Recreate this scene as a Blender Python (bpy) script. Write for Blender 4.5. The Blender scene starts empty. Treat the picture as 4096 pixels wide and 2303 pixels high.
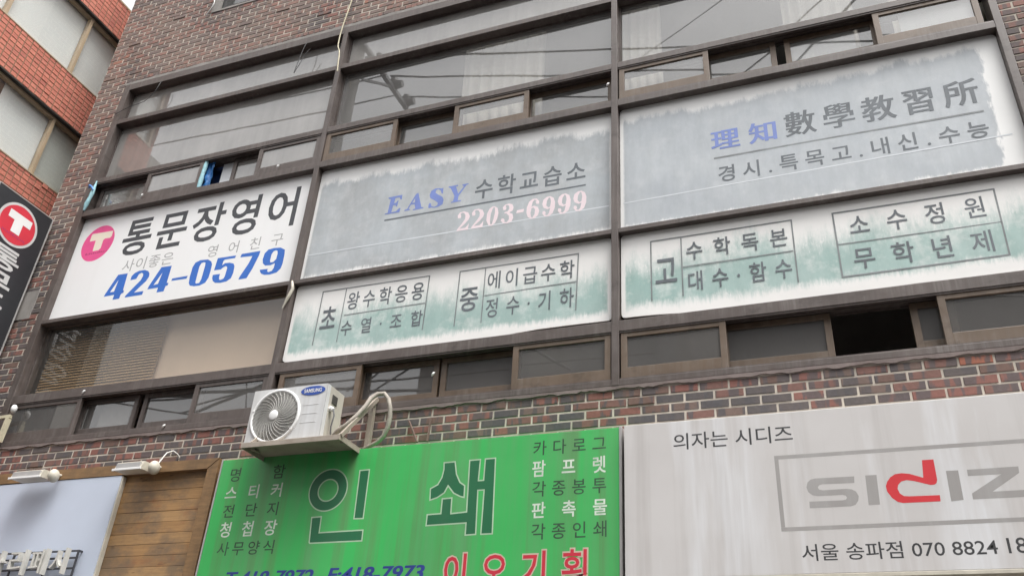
import bpy, bmesh, math, random
from mathutils import Matrix, Vector
random.seed(7)
C = bpy.context.scene.collection
R = math.radians

# ------------------------------------------------------------------ camera, sky, sun, exposure
scene = bpy.context.scene
cam = bpy.data.cameras.new('camera')
cam.sensor_width = 36.0
cam.lens = 36.0 * 3513.3 / 4096.0
cam.clip_start = 0.05
cam.clip_end = 600.0
cam_o = bpy.data.objects.new('camera', cam)
C.objects.link(cam_o)
rt, up, fw = (0.934983, 0.350007, 0.057455), (0.133755, -0.497954, 0.856826), (-0.328505, 0.793433, 0.512394)
up = (0.133755, -0.497954, 0.856826)
cam_o.matrix_world = Matrix(((rt[0], up[0], -fw[0], 0.0), (rt[1], up[1], -fw[1], -5.5),
                             (rt[2], up[2], -fw[2], 1.6), (0, 0, 0, 1)))
scene.camera = cam_o

SUN_EL = 66.0
SUN_AZ = 52.0          # degrees towards +X from straight in front of the facade
world = bpy.data.worlds.new('World')
scene.world = world
world.use_nodes = True
wn = world.node_tree.nodes
wl = world.node_tree.links
for n in list(wn):
    wn.remove(n)
sky = wn.new('ShaderNodeTexSky')
sky.sky_type = 'NISHITA'
sky.sun_disc = False
sky.sun_elevation = R(SUN_EL)
sky.sun_rotation = R(180 - SUN_AZ)
sky.dust_density = 10.0
sky.air_density = 1.0
hs = wn.new('ShaderNodeHueSaturation')       # an overcast sky has little blue left
hs.inputs['Saturation'].default_value = 0.10
bg = wn.new('ShaderNodeBackground')
bg.inputs['Strength'].default_value = 0.15
wo = wn.new('ShaderNodeOutputWorld')
wl.new(sky.outputs[0], hs.inputs['Color'])
gm = wn.new('ShaderNodeGamma')                 # cloud evens out the sky's brightness
gm.inputs['Gamma'].default_value = 0.65
wl.new(hs.outputs[0], gm.inputs['Color'])
wl.new(gm.outputs[0], bg.inputs[0])
wl.new(bg.outputs[0], wo.inputs[0])

sun = bpy.data.lights.new('sun', 'SUN')
sun.energy = 0.8
sun.angle = R(28)
sun.color = (1.0, 0.97, 0.93)
sun_o = bpy.data.objects.new('sun', sun)
C.objects.link(sun_o)
sun_o.location = (0, -20, 30)
sun_o.rotation_euler = Vector((math.sin(R(SUN_AZ))*math.cos(R(SUN_EL)), -math.cos(R(SUN_AZ))*math.cos(R(SUN_EL)), math.sin(R(SUN_EL)))).to_track_quat('Z', 'Y').to_euler()

scene.view_settings.view_transform = 'Standard'
scene.view_settings.look = 'None'
scene.view_settings.exposure = 2.08
scene.view_settings.gamma = 1.0
scene.view_settings.use_curve_mapping = False
scene.render.engine = 'CYCLES'
scene.cycles.use_denoising = True
scene.cycles.max_bounces = 10
scene.cycles.transparent_max_bounces = 16
scene.cycles.caustics_reflective = False
scene.cycles.caustics_refractive = False

# ------------------------------------------------------------------ object helpers
def tag(o, label=None, cat=None, group=None, kind=None):
    if label: o['label'] = label
    if cat: o['category'] = cat
    if group: o['group'] = group
    if kind: o['kind'] = kind
    return o

def thing(name, label, cat, loc=(0, 0, 0), group=None):
    o = bpy.data.objects.new(name, None)
    o.empty_display_size = 0.1
    o.location = loc
    C.objects.link(o)
    return tag(o, label, cat, group)

class MB:
    """collects shapes in world coordinates; build() links them as ONE mesh object"""
    def __init__(s):
        s.v = []; s.f = []; s.mi = []; s.sm = []
    def add(s, vs, fs, mi=0, smooth=False):
        k = len(s.v)
        s.v += [tuple(v) for v in vs]
        for f in fs:
            s.f.append([i + k for i in f]); s.mi.append(mi); s.sm.append(smooth)
        return s
    def box(s, x0, x1, y0, y1, z0, z1, mi=0):
        return s.add([(x0,y0,z0),(x1,y0,z0),(x1,y1,z0),(x0,y1,z0),(x0,y0,z1),(x1,y0,z1),(x1,y1,z1),(x0,y1,z1)],
                     [(0,3,2,1),(4,5,6,7),(0,1,5,4),(1,2,6,5),(2,3,7,6),(3,0,4,7)], mi)
    def bbox(s, x0, x1, y0, y1, z0, z1, b=0.003, mi=0):
        """box with bevelled edges"""
        bm = bmesh.new()
        bmesh.ops.create_cube(bm, size=1.0)
        for v in bm.verts:
            v.co = ((x0+x1)/2 + v.co.x*(x1-x0), (y0+y1)/2 + v.co.y*(y1-y0), (z0+z1)/2 + v.co.z*(z1-z0))
        bmesh.ops.bevel(bm, geom=bm.edges[:], offset=b, segments=2, affect='EDGES', profile=0.6)
        s.bm(bm, mi)
        return s
    def bm(s, bm, mi=0, smooth=False):
        bm.verts.ensure_lookup_table()
        for i, v in enumerate(bm.verts): v.index = i
        s.add([v.co[:] for v in bm.verts], [[v.index for v in f.verts] for f in bm.faces], mi, smooth)
        bm.free()
        return s
    def quad(s, a, b, c, d, mi=0):
        return s.add([a, b, c, d], [(0, 1, 2, 3)], mi)
    def tube(s, pts, r, n=8, mi=0, cap=True):
        pts = [Vector(p) for p in pts]
        rr = r if isinstance(r, (list, tuple)) else [r]*len(pts)
        vs = []; fs = []
        prev = None
        for i, p in enumerate(pts):
            if i == 0: t = pts[1]-p
            elif i == len(pts)-1: t = p-pts[i-1]
            else: t = (pts[i+1]-p).normalized() + (p-pts[i-1]).normalized()
            t.normalize()
            if prev is None:
                a = Vector((0,0,1)) if abs(t.z) < 0.9 else Vector((1,0,0))
                u = t.cross(a).normalized()
            else:
                u = (prev - t*prev.dot(t)).normalized()
            prev = u
            w = t.cross(u)
            for j in range(n):
                an = 2*math.pi*j/n
                vs.append(p + rr[i]*(math.cos(an)*u + math.sin(an)*w))
        for i in range(len(pts)-1):
            for j in range(n):
                j2 = (j+1) % n
                fs.append((i*n+j, i*n+j2, (i+1)*n+j2, (i+1)*n+j))
        k0 = len(s.f)
        s.add(vs, fs, mi, True)
        if cap:
            s.add(vs[:n], [tuple(range(n-1, -1, -1))], mi)
            s.add(vs[-n:], [tuple(range(n))], mi)
        return s
    def bar(s, p, q, w, h, mi=0):
        """straight square bar from p to q"""
        p, q = Vector(p), Vector(q)
        t = (q-p).normalized()
        a = Vector((0,0,1)) if abs(t.z) < 0.9 else Vector((1,0,0))
        u = t.cross(a).normalized(); v = t.cross(u).normalized()
        vs = []
        for c in (p, q):
            for du, dv in ((-1,-1),(1,-1),(1,1),(-1,1)):
                vs.append(c + u*du*w/2 + v*dv*h/2)
        return s.add(vs, [(0,1,2,3),(7,6,5,4),(0,4,5,1),(1,5,6,2),(2,6,7,3),(3,7,4,0)], mi)
    def build(s, name, mats, parent=None):
        me = bpy.data.meshes.new(name)
        me.from_pydata(s.v, [], s.f)
        me.update()
        for m in (mats if isinstance(mats, (list, tuple)) else [mats]):
            me.materials.append(m)
        me.polygons.foreach_set('material_index', s.mi)
        me.polygons.foreach_set('use_smooth', s.sm)
        bm = bmesh.new(); bm.from_mesh(me)
        if s.recalc: bmesh.ops.recalc_face_normals(bm, faces=bm.faces[:])
        bm.to_mesh(me); bm.free()
        o = bpy.data.objects.new(name, me)
        C.objects.link(o)
        if parent is not None:
            o.parent = parent
            base = parent
            off = Vector((0,0,0))
            while base is not None:
                off += base.location
                base = base.parent
            me.transform(Matrix.Translation(-off))
        return o
    recalc = True

# ------------------------------------------------------------------ material helpers
def new_mat(name):
    m = bpy.data.materials.new(name)
    m.use_nodes = True
    nt = m.node_tree
    return m, nt, nt.nodes, nt.links, nt.nodes['Principled BSDF']

def noise(nt, vec, scale, detail=4, rough=0.55, stretch=None):
    n = nt.nodes.new('ShaderNodeTexNoise')
    n.inputs['Scale'].default_value = scale
    n.inputs['Detail'].default_value = detail
    n.inputs['Roughness'].default_value = rough
    if stretch:
        mp = nt.nodes.new('ShaderNodeMapping')
        mp.inputs['Scale'].default_value = stretch
        nt.links.new(vec, mp.inputs['Vector'])
        vec = mp.outputs[0]
    nt.links.new(vec, n.inputs['Vector'])
    return n.outputs['Fac']

def ramp(nt, fac, stops, mode='LINEAR'):
    r = nt.nodes.new('ShaderNodeValToRGB')
    r.color_ramp.interpolation = mode
    els = r.color_ramp.elements
    els[0].position, els[0].color = stops[0][0], (*stops[0][1], 1)
    els[1].position, els[1].color = stops[1][0], (*stops[1][1], 1)
    for p, c in stops[2:]:
        e = els.new(p); e.color = (*c, 1)
    nt.links.new(fac, r.inputs[0])
    return r.outputs[0]

def gray(a): return (a, a, a)

def mix(nt, fac, a, b, blend='MIX'):
    m = nt.nodes.new('ShaderNodeMix')
    m.data_type = 'RGBA'; m.blend_type = blend
    for k, v in ((0, fac), (6, a), (7, b)):
        if isinstance(v, (int, float)): m.inputs[k].default_value = v
        elif isinstance(v, tuple): m.inputs[k].default_value = (*v, 1)
        else: nt.links.new(v, m.inputs[k])
    return m.outputs[2]

def math_n(nt, op, a, b=None, clamp=False):
    m = nt.nodes.new('ShaderNodeMath'); m.operation = op; m.use_clamp = clamp
    for k, v in ((0, a), (1, b)):
        if v is None: continue
        if isinstance(v, (int, float)): m.inputs[k].default_value = v
        else: nt.links.new(v, m.inputs[k])
    return m.outputs[0]

def bump(nt, h, strength, dist, bsdf):
    b = nt.nodes.new('ShaderNodeBump')
    b.inputs['Strength'].default_value = strength
    b.inputs['Distance'].default_value = dist
    nt.links.new(h, b.inputs['Height'])
    nt.links.new(b.outputs[0], bsdf.inputs['Normal'])

def wpos(nt):
    g = nt.nodes.new('ShaderNodeNewGeometry')
    return g.outputs['Position']

def paint(name, col, rough=0.5, var=0.15, scale=6, stretch=(1, 1, 1), metal=0.0, dirt=None):
    """painted / plain surface with a little unevenness"""
    m, nt, N, L, b = new_mat(name)
    p = wpos(nt)
    f = noise(nt, p, scale, 5, 0.6, stretch)
    c2 = tuple(c*(1-var) for c in col); c1 = tuple(min(1, c*(1+var)) for c in col)
    c = ramp(nt, f, [(0.3, c2), (0.7, c1)])
    if dirt:
        f2 = noise(nt, p, 2.5, 6, 0.65, (3, 3, 0.5))
        c = mix(nt, ramp(nt, f2, [(0.48, gray(0)), (0.75, gray(dirt[1]))]), c, dirt[0])
    L.new(c, b.inputs['Base Color'])
    b.inputs['Roughness'].default_value = rough
    b.inputs['Metallic'].default_value = metal
    bump(nt, noise(nt, p, 90, 3), 0.15, 0.002, b)
    return m

def frame_paint(name, col, dust, rough):
    """old metal paint: chalky dust in vertical runs, darker grime in patches, fine scratches"""
    m, nt, N, L, b = new_mat(name)
    p = wpos(nt)
    f = noise(nt, p, 3.0, 5, 0.6)
    c = ramp(nt, f, [(0.3, tuple(x*0.80 for x in col)), (0.7, tuple(x*1.18 for x in col))])
    run = noise(nt, p, 1.0, 6, 0.7, (26, 26, 1.6))
    pat = noise(nt, p, 1.0, 5, 0.65, (2.2, 2.2, 3.0))
    k = math_n(nt, 'MULTIPLY', ramp(nt, run, [(0.42, gray(0.1)), (0.66, gray(1))]), ramp(nt, pat, [(0.38, gray(0)), (0.68, gray(0.85))]))
    c = mix(nt, k, c, dust)
    gr = noise(nt, p, 1.0, 5, 0.7, (5, 5, 9))
    c = mix(nt, ramp(nt, gr, [(0.55, gray(0)), (0.72, gray(0.7))]), c, tuple(x*0.5 for x in col))
    sc = noise(nt, p, 1.0, 3, 0.6, (120, 120, 60))
    c = mix(nt, ramp(nt, sc, [(0.70, gray(0)), (0.74, gray(0.6))]), c, dust)
    L.new(c, b.inputs['Base Color'])
    L.new(ramp(nt, pat, [(0.3, gray(rough-0.12)), (0.7, gray(rough+0.2))]), b.inputs['Roughness'])
    bump(nt, f, 0.12, 0.004, b)
    return m

def brick_mat(name, stops, flash, flash_amt, bloom=None):
    """every brick is a mesh island, so each draws its own tone from the ramp"""
    m, nt, N, L, b = new_mat(name)
    g = N.new('ShaderNodeNewGeometry')
    rnd_ = g.outputs['Random Per Island']
    base = ramp(nt, rnd_, stops, 'CONSTANT')
    p = g.outputs['Position']
    # kiln-flashed dark patches that cross a brick from bed to bed
    off = N.new('ShaderNodeVectorMath'); off.operation = 'MULTIPLY_ADD'
    cmb = N.new('ShaderNodeCombineXYZ'); L.new(rnd_, cmb.inputs[0]); L.new(rnd_, cmb.inputs[2])
    L.new(cmb.outputs[0], off.inputs[0]); off.inputs[1].default_value = (90, 0, 70); L.new(p, off.inputs[2])
    f = noise(nt, off.outputs[0], 1.0, 2, 0.5, (16, 16, 3))
    c = mix(nt, ramp(nt, f, [(0.49, gray(0)), (0.54, gray(flash_amt))]), base, flash)
    f3 = noise(nt, p, 45, 5, 0.7)
    c = mix(nt, 0.5, c, ramp(nt, f3, [(0.25, gray(0.32)), (0.8, gray(0.78))]), 'OVERLAY')
    if bloom:      # lime bloom and dust: (colour, from height, to height, amount low, amount high)
        sp = N.new('ShaderNodeSeparateXYZ'); L.new(p, sp.inputs[0])
        h = N.new('ShaderNodeMapRange'); L.new(sp.outputs[2], h.inputs[0])
        h.inputs[1].default_value, h.inputs[2].default_value = bloom[1], bloom[2]
        h.inputs[3].default_value, h.inputs[4].default_value = bloom[3], bloom[4]
        f4 = noise(nt, p, 1.4, 6, 0.65)
        k = math_n(nt, 'MULTIPLY', ramp(nt, f4, [(0.35, gray(0.25)), (0.7, gray(1))]), h.outputs[0], True)
        c = mix(nt, k, c, bloom[0])
    L.new(c, b.inputs['Base Color'])
    b.inputs['Roughness'].default_value = 0.85
    bump(nt, f3, 0.5, 0.004, b)
    return m

def glass_mat(name, tint, dust, dust_col=(0.34, 0.33, 0.315), rough=0.012, gain=1.75):
    """thin window glass: fresnel reflection over tinted see-through, under a film of street dust"""
    m, nt, N, L, b = new_mat(name)
    N.remove(b)
    out = N['Material Output']
    p = wpos(nt)
    fr = N.new('ShaderNodeFresnel'); fr.inputs['IOR'].default_value = 1.55
    gl = N.new('ShaderNodeBsdfGlossy'); gl.inputs['Roughness'].default_value = rough
    gl.inputs['Color'].default_value = (1, 1, 1, 1)
    tr = N.new('ShaderNodeBsdfTransparent'); tr.inputs['Color'].default_value = (*tint, 1)
    df = N.new('ShaderNodeBsdfDiffuse'); df.inputs['Color'].default_value = (*dust_col, 1)
    st = noise(nt, p, 1.0, 6, 0.65, (9, 9, 0.9))
    cl = noise(nt, p, 1.6, 4, 0.6)
    d = math_n(nt, 'MULTIPLY', ramp(nt, st, [(0.3, gray(0.84)), (0.7, gray(1.0))]),
               ramp(nt, cl, [(0.3, gray(0.75)), (0.7, gray(1.0))]))
    bk = N.new('ShaderNodeNewGeometry')
    d = math_n(nt, 'MULTIPLY', d, math_n(nt, 'MULTIPLY', math_n(nt, 'SUBTRACT', 1.0, bk.outputs['Backfacing']), dust), True)
    m1 = N.new('ShaderNodeMixShader'); L.new(d, m1.inputs[0]); L.new(tr.outputs[0], m1.inputs[1]); L.new(df.outputs[0], m1.inputs[2])
    # reflect on the face that is looked at only (a thin pane has no inner total reflection)
    gb = N.new('ShaderNodeNewGeometry')
    fo = math_n(nt, 'SUBTRACT', 1.0, gb.outputs['Backfacing'])
    fac = math_n(nt, 'MULTIPLY', math_n(nt, 'MULTIPLY', fr.outputs[0], gain), fo, True)
    m2 = N.new('ShaderNodeMixShader'); L.new(fac, m2.inputs[0]); L.new(m1.outputs[0], m2.inputs[1]); L.new(gl.outputs[0], m2.inputs[2])
    L.new(m2.outputs[0], out.inputs[0])
    # old float panes are never quite flat
    bp = N.new('ShaderNodeBump'); bp.inputs['Strength'].default_value = 0.010; bp.inputs['Distance'].default_value = 0.05
    L.new(noise(nt, p, 1.7, 1), bp.inputs['Height'])
    L.new(bp.outputs[0], gl.inputs['Normal'])
    return m

def streak_panel(name, base, alt, amt, rough, sx=14, extra=None, metal=0.0, thr=(0.42, 0.7)):
    """sheet panel with rain streaks running down it"""
    m, nt, N, L, b = new_mat(name)
    p = wpos(nt)
    f1 = noise(nt, p, 1.0, 5, 0.6, (sx, sx, 0.35))
    f2 = noise(nt, p, 1.0, 5, 0.65, (sx*3.2, sx*3.2, 0.5))
    f3 = noise(nt, p, 1.3, 4, 0.6)
    s = math_n(nt, 'MULTIPLY', ramp(nt, f1, [(thr[0], gray(0)), (thr[1], gray(1))]), ramp(nt, f2, [(0.25, gray(0.35)), (0.7, gray(1))]))
    s = math_n(nt, 'MULTIPLY', s, amt, True)
    c = mix(nt, s, base, alt)
    if extra:
        f5 = noise(nt, p, 1.0, 5, 0.6, (sx*1.7+3, sx, 0.3))
        c = mix(nt, math_n(nt, 'MULTIPLY', ramp(nt, f5, [(0.5, gray(0)), (0.72, gray(1))]), extra[1], True), c, extra[0])
    c = mix(nt, 0.18, c, ramp(nt, f3, [(0.3, gray(0.3)), (0.7, gray(0.7))]), 'OVERLAY')
    L.new(c, b.inputs['Base Color'])
    b.inputs['Roughness'].default_value = rough
    b.inputs['Metallic'].default_value = metal
    return m

def banner_mat(name, white, printed, printed2, x0, x1, z0, z1, top, tsoft, tjag, bottom, bsoft, bjag, right=0.02, patch=0.3):
    """faded flex print: a tinted field whose ink has weathered off along the edges, unevenly.
       top/bottom/right are the widths (m) of the worn bands, soft their fade, jag their raggedness."""
    m, nt, N, L, b = new_mat(name)
    p = wpos(nt)
    sp = N.new('ShaderNodeSeparateXYZ'); L.new(p, sp.inputs[0])
    X, Z = sp.outputs[0], sp.outputs[2]
    def sym(f, k): return math_n(nt, 'MULTIPLY', math_n(nt, 'SUBTRACT', f, 0.5), k)
    def add(*a):
        o = a[0]
        for q in a[1:]: o = math_n(nt, 'ADD', o, q)
        return o
    low = noise(nt, p, 1.0, 3, 0.55, (1.6, 1.6, 0.4))
    mid = noise(nt, p, 1.0, 5, 0.65, (9, 9, 3.0))
    spk = noise(nt, p, 1.0, 5, 0.7, (34, 34, 6))
    blot = noise(nt, p, 1.0, 6, 0.7, (5.5, 5.5, 5.5))
    fine = noise(nt, p, 1.0, 5, 0.7, (70, 70, 22))
    def edge(dist, w, soft, k_low, k_mid, k_spk, k_blot=0.0):
        d = add(math_n(nt, 'SUBTRACT', dist, w), sym(low, k_low), sym(mid, k_mid), sym(spk, k_spk), sym(blot, k_blot))
        q = math_n(nt, 'DIVIDE', d, soft, True)
        sm = N.new('ShaderNodeMapRange'); sm.interpolation_type = 'SMOOTHSTEP'; L.new(q, sm.inputs[0])
        return sm.outputs[0]
    mt = edge(math_n(nt, 'SUBTRACT', z1, Z), top, tsoft, tjag*1.6, tjag*1.3, tjag*0.6, tjag*0.7)
    mb = edge(math_n(nt, 'SUBTRACT', Z, z0), bottom, bsoft, bjag*0.8, bjag*0.9, bjag*0.9, bjag*0.5)
    ml = edge(math_n(nt, 'SUBTRACT', X, x0), 0.022, 0.022, 0.0, 0.006, 0.004)
    mr = edge(math_n(nt, 'SUBTRACT', x1, X), right, 0.03 if right > 0.05 else 0.02, right*1.1, right*0.9, right*0.4)
    a = math_n(nt, 'MULTIPLY', math_n(nt, 'MULTIPLY', mt, mb), math_n(nt, 'MULTIPLY', ml, mr))
    # specks of lost ink, thicker where the print is already thin
    lost = ramp(nt, fine, [(0.52, gray(0)), (0.66, gray(1))])
    thin = math_n(nt, 'SUBTRACT', 1.0, math_n(nt, 'MULTIPLY', a, a))
    a = math_n(nt, 'MULTIPLY', a, math_n(nt, 'SUBTRACT', 1.0, math_n(nt, 'MULTIPLY', lost, math_n(nt, 'ADD', math_n(nt, 'MULTIPLY', thin, 0.8), 0.05))))
    # broad bleached patches
    a = math_n(nt, 'MULTIPLY', a, math_n(nt, 'SUBTRACT', 1.0, math_n(nt, 'MULTIPLY', ramp(nt, blot, [(0.50, gray(0)), (0.72, gray(1))]), patch)))
    f = noise(nt, p, 1.9, 7, 0.65)
    fs = noise(nt, p, 1.0, 6, 0.65, (14, 14, 3.5))
    ink = mix(nt, ramp(nt, f, [(0.36, gray(0)), (0.64, gray(1))]), printed, printed2)
    ink = mix(nt, 0.30, ink, ramp(nt, fs, [(0.3, gray(0.38)), (0.7, gray(0.62))]), 'OVERLAY')
    w2 = mix(nt, 0.14, white, ramp(nt, f, [(0.3, gray(0.3)), (0.7, gray(0.7))]), 'OVERLAY')
    c = mix(nt, a, w2, ink)
    L.new(c, b.inputs['Base Color'])
    b.inputs['Roughness'].default_value = 0.6
    bump(nt, noise(nt, p, 2.2, 3, 0.5), 0.25, 0.03, b)
    return m

def wood_mat(name):
    m, nt, N, L, b = new_mat(name)
    g = N.new('ShaderNodeNewGeometry'); p = g.outputs['Position']
    base = ramp(nt, g.outputs['Random Per Island'], [(0, (0.33, 0.180, 0.070)), (1, (0.43, 0.260, 0.115)), (0.5, (0.37, 0.215, 0.090))])
    gr = noise(nt, p, 1.0, 8, 0.7, (2.2, 30, 42))
    st = noise(nt, p, 1.0, 6, 0.65, (3.2, 3, 5))
    rd = noise(nt, p, 1.0, 4, 0.6, (4.5, 3, 9))
    c = mix(nt, 0.6, base, ramp(nt, gr, [(0.25, gray(0.28)), (0.75, gray(0.70))]), 'OVERLAY')
    c = mix(nt, ramp(nt, st, [(0.42, gray(0)), (0.62, gray(0.72))]), c, (0.125, 0.095, 0.068))
    c = mix(nt, ramp(nt, rd, [(0.56, gray(0)), (0.72, gray(0.6))]), c, (0.26, 0.095, 0.035))
    kn = noise(nt, p, 1.0, 2, 0.5, (7, 7, 24))
    c = mix(nt, ramp(nt, kn, [(0.66, gray(0)), (0.74, gray(0.7))]), c, (0.07, 0.035, 0.018))
    L.new(c, b.inputs['Base Color'])
    b.inputs['Roughness'].default_value = 0.6
    bump(nt, gr, 0.35, 0.003, b)
    return m

# ------------------------------------------------------------------ materials
M_brick = brick_mat('brown_brick', [(0.0, (0.190, 0.075, 0.060)), (0.26, (0.160, 0.078, 0.064)), (0.44, (0.125, 0.075, 0.060)),
                                    (0.58, (0.068, 0.066, 0.068)), (0.76, (0.215, 0.088, 0.070)), (0.88, (0.135, 0.095, 0.080)),
                                    (0.985, (0.30, 0.10, 0.058))], (0.055, 0.058, 0.066), 0.85, ((0.27, 0.185, 0.152), 5.5, 9.0, 0.22, 0.80))
M_mortar = paint('mortar', (0.50, 0.45, 0.385), 0.95, 0.22, 5)
M_cement = paint('cement_render', (0.25, 0.235, 0.22), 0.9, 0.18, 4, dirt=((0.12, 0.10, 0.09), 0.6))
M_cement_low = paint('painted_cement', (0.185, 0.150, 0.140), 0.85, 0.2, 6, dirt=((0.10, 0.07, 0.06), 0.5))
M_frame = frame_paint('brown_painted_metal', (0.084, 0.065, 0.058), (0.175, 0.155, 0.145), 0.45)
M_sash = frame_paint('bronze_anodised_metal', (0.125, 0.086, 0.058), (0.185, 0.150, 0.122), 0.42)
M_glass = glass_mat('window_glass', (0.90, 0.90, 0.89), 0.34, (0.42, 0.41, 0.40), gain=2.2)
M_glass_clear = glass_mat('clear_window_glass', (0.95, 0.94, 0.92), 0.08, (0.40, 0.37, 0.34), gain=1.25)
M_glass_dusty = glass_mat('dusty_window_glass', (0.70, 0.70, 0.69), 0.72, (0.40, 0.385, 0.365), gain=2.0)
M_glass_low = glass_mat('tinted_window_glass', (0.75, 0.74, 0.72), 0.34, (0.36, 0.345, 0.33), gain=2.1)
M_room = paint('room_plaster', (0.52, 0.51, 0.49), 0.9, 0.06, 2)
M_room_low = paint('lower_room_plaster', (0.58, 0.55, 0.53), 0.9, 0.1, 2)  # pale plaster of the shallow lower-storey room
M_curtain = paint('white_curtain_cloth', (0.80, 0.77, 0.71), 0.9, 0.05, 3)
M_blind = paint('beige_blind_cloth', (0.78, 0.63, 0.50), 0.85, 0.05, 2)
M_slat = paint('brown_blind_slat', (0.36, 0.235, 0.120), 0.6, 0.12, 3)
M_paper = paint('white_paper', (0.78, 0.80, 0.82), 0.7, 0.03, 3)
M_tarp = paint('blue_tarpaulin', (0.04, 0.19, 0.50), 0.4, 0.35, 9, (1, 1, 0.4))
M_tarp_dark = paint('dark_blue_sheet', (0.012, 0.035, 0.13), 0.5, 0.3, 7)
M_pale_cloth = paint('pale_blue_cloth', (0.30, 0.52, 0.57), 0.8, 0.2, 25)
M_black = paint('black_rubber', (0.02, 0.02, 0.022), 0.5, 0.2, 9)
M_wire = paint('dark_wire', (0.05, 0.05, 0.052), 0.6, 0.2, 9)
M_cord = paint('yellowed_cord', (0.55, 0.50, 0.36), 0.7, 0.12, 9)
M_white_plastic = paint('yellowed_plastic', (0.54, 0.505, 0.425), 0.5, 0.12, 12)
M_flex_white = streak_panel('white_flex_face', (0.80, 0.80, 0.80), (0.70, 0.69, 0.67), 0.25, 0.45, 6)
M_ink_dark = paint('dark_grey_ink', (0.050, 0.053, 0.060), 0.5, 0.12, 7)
M_ink_faded = paint('faded_grey_ink', (0.115, 0.130, 0.145), 0.6, 0.22, 7)
M_ink_pale = paint('pale_grey_ink', (0.36, 0.36, 0.36), 0.6, 0.08, 9)
M_ink_mid = paint('mid_grey_ink', (0.20, 0.215, 0.22), 0.6, 0.25, 9)
M_ink_blue = paint('strong_blue_ink', (0.022, 0.135, 0.52), 0.45, 0.08, 4)
M_ink_fblue = paint('faded_blue_ink', (0.165, 0.225, 0.52), 0.6, 0.12, 5)
M_ink_pink = paint('faded_pink_ink', (0.78, 0.66, 0.69), 0.6, 0.05, 5)
M_seam = paint('pale_seam', (0.62, 0.65, 0.68), 0.6, 0.05, 5)
M_magenta = paint('magenta_ink', (0.75, 0.085, 0.27), 0.5, 0.10, 4)
M_cream = paint('cream_ink', (0.80, 0.72, 0.60), 0.5, 0.04, 4)
M_maroon = paint('dark_magenta_ink', (0.40, 0.04, 0.14), 0.5, 0.15, 40)
M_green = streak_panel('green_sign_face', (0.038, 0.43, 0.095), (0.105, 0.320, 0.122), 0.95, 0.5, 4.2, ((0.115, 0.175, 0.072), 0.6), thr=(0.42, 0.62))
M_green_dark = streak_panel('dark_green_letter', (0.010, 0.130, 0.050), (0.035, 0.120, 0.060), 0.9, 0.5, 5.5)
M_green_line = paint('pale_green_outline', (0.38, 0.54, 0.37), 0.6, 0.12, 8)
M_green_ink = paint('black_green_ink', (0.028, 0.075, 0.038), 0.6, 0.35, 9, (1, 1, 0.3))
M_white_ink = paint('worn_white_ink', (0.60, 0.68, 0.58), 0.6, 0.22, 9, (1, 1, 0.3))
M_navy = paint('navy_ink', (0.020, 0.038, 0.22), 0.5, 0.15, 7)
M_red_ink = paint('crimson_ink', (0.52, 0.025, 0.048), 0.5, 0.08, 7)
M_red_line = paint('pale_red_outline', (0.52, 0.42, 0.33), 0.6, 0.08, 7)
M_brushed = streak_panel('silver_white_sign_face', (0.565, 0.545, 0.535), (0.70, 0.705, 0.72), 1.0, 0.42, 3.2, ((0.40, 0.375, 0.36), 0.55), thr=(0.47, 0.60))
M_logo_grey = streak_panel('warm_grey_logo', (0.325, 0.31, 0.30), (0.40, 0.39, 0.385), 0.7, 0.5, 9)
M_logo_red = paint('bright_red_logo', (0.60, 0.035, 0.045), 0.45, 0.06, 5)
M_ink_black = paint('black_ink', (0.045, 0.045, 0.048), 0.5, 0.1, 5)
M_alu = paint('sign_edge_metal', (0.42, 0.41, 0.40), 0.4, 0.1, 7, (1, 1, 1), 0.3)
M_blade = paint('charcoal_sign_face', (0.026, 0.027, 0.031), 0.38, 0.12, 3)
M_emb_red = paint('red_emblem', (0.60, 0.035, 0.058), 0.45, 0.07, 5)
M_blade_white = paint('grey_white_ink', (0.55, 0.55, 0.54), 0.5, 0.10, 8)
M_plank = wood_mat('stained_planks')
M_timber = paint('timber_beam', (0.215, 0.125, 0.055), 0.6, 0.25, 2.5, (3, 3, 14), 0.0, ((0.10, 0.065, 0.035), 0.7))
M_panel_blue = paint('pale_blue_board', (0.52, 0.575, 0.68), 0.5, 0.04, 1.5)
M_iron = paint('dark_iron', (0.045, 0.047, 0.055), 0.5, 0.2, 9)
M_letter = paint('bone_white_letter', (0.55, 0.54, 0.50), 0.5, 0.1, 9)
M_ac = streak_panel('white_casing', (0.64, 0.645, 0.65), (0.46, 0.45, 0.43), 0.8, 0.35, 14)
M_ac_side = paint('beige_casing', (0.50, 0.47, 0.41), 0.45, 0.1, 5, dirt=((0.30, 0.28, 0.25), 0.5))
M_ac_dark = paint('grille_shadow', (0.05, 0.047, 0.042), 0.7, 0.1, 9)
M_guard = paint('grille_wire', (0.55, 0.54, 0.51), 0.4, 0.08, 9)
M_badge = paint('blue_badge', (0.022, 0.075, 0.36), 0.35, 0.05, 4)
M_white = paint('plain_white', (0.78, 0.78, 0.77), 0.45, 0.04, 7)
M_bracket = paint('cream_painted_steel', (0.34, 0.295, 0.245), 0.5, 0.14, 6, dirt=((0.22, 0.17, 0.13), 0.6))
M_hose = paint('taped_insulation', (0.37, 0.335, 0.29), 0.75, 0.25, 34, dirt=((0.17, 0.145, 0.12), 0.8))
M_rust = paint('rusty_steel', (0.13, 0.085, 0.068), 0.7, 0.2, 9)
M_nb_brick = brick_mat('orange_brick', [(0.0, (0.53, 0.180, 0.125)), (0.4, (0.49, 0.165, 0.118)), (0.7, (0.56, 0.200, 0.140)), (0.93, (0.43, 0.14, 0.105))], (0.42, 0.15, 0.115), 0.3)
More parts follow.
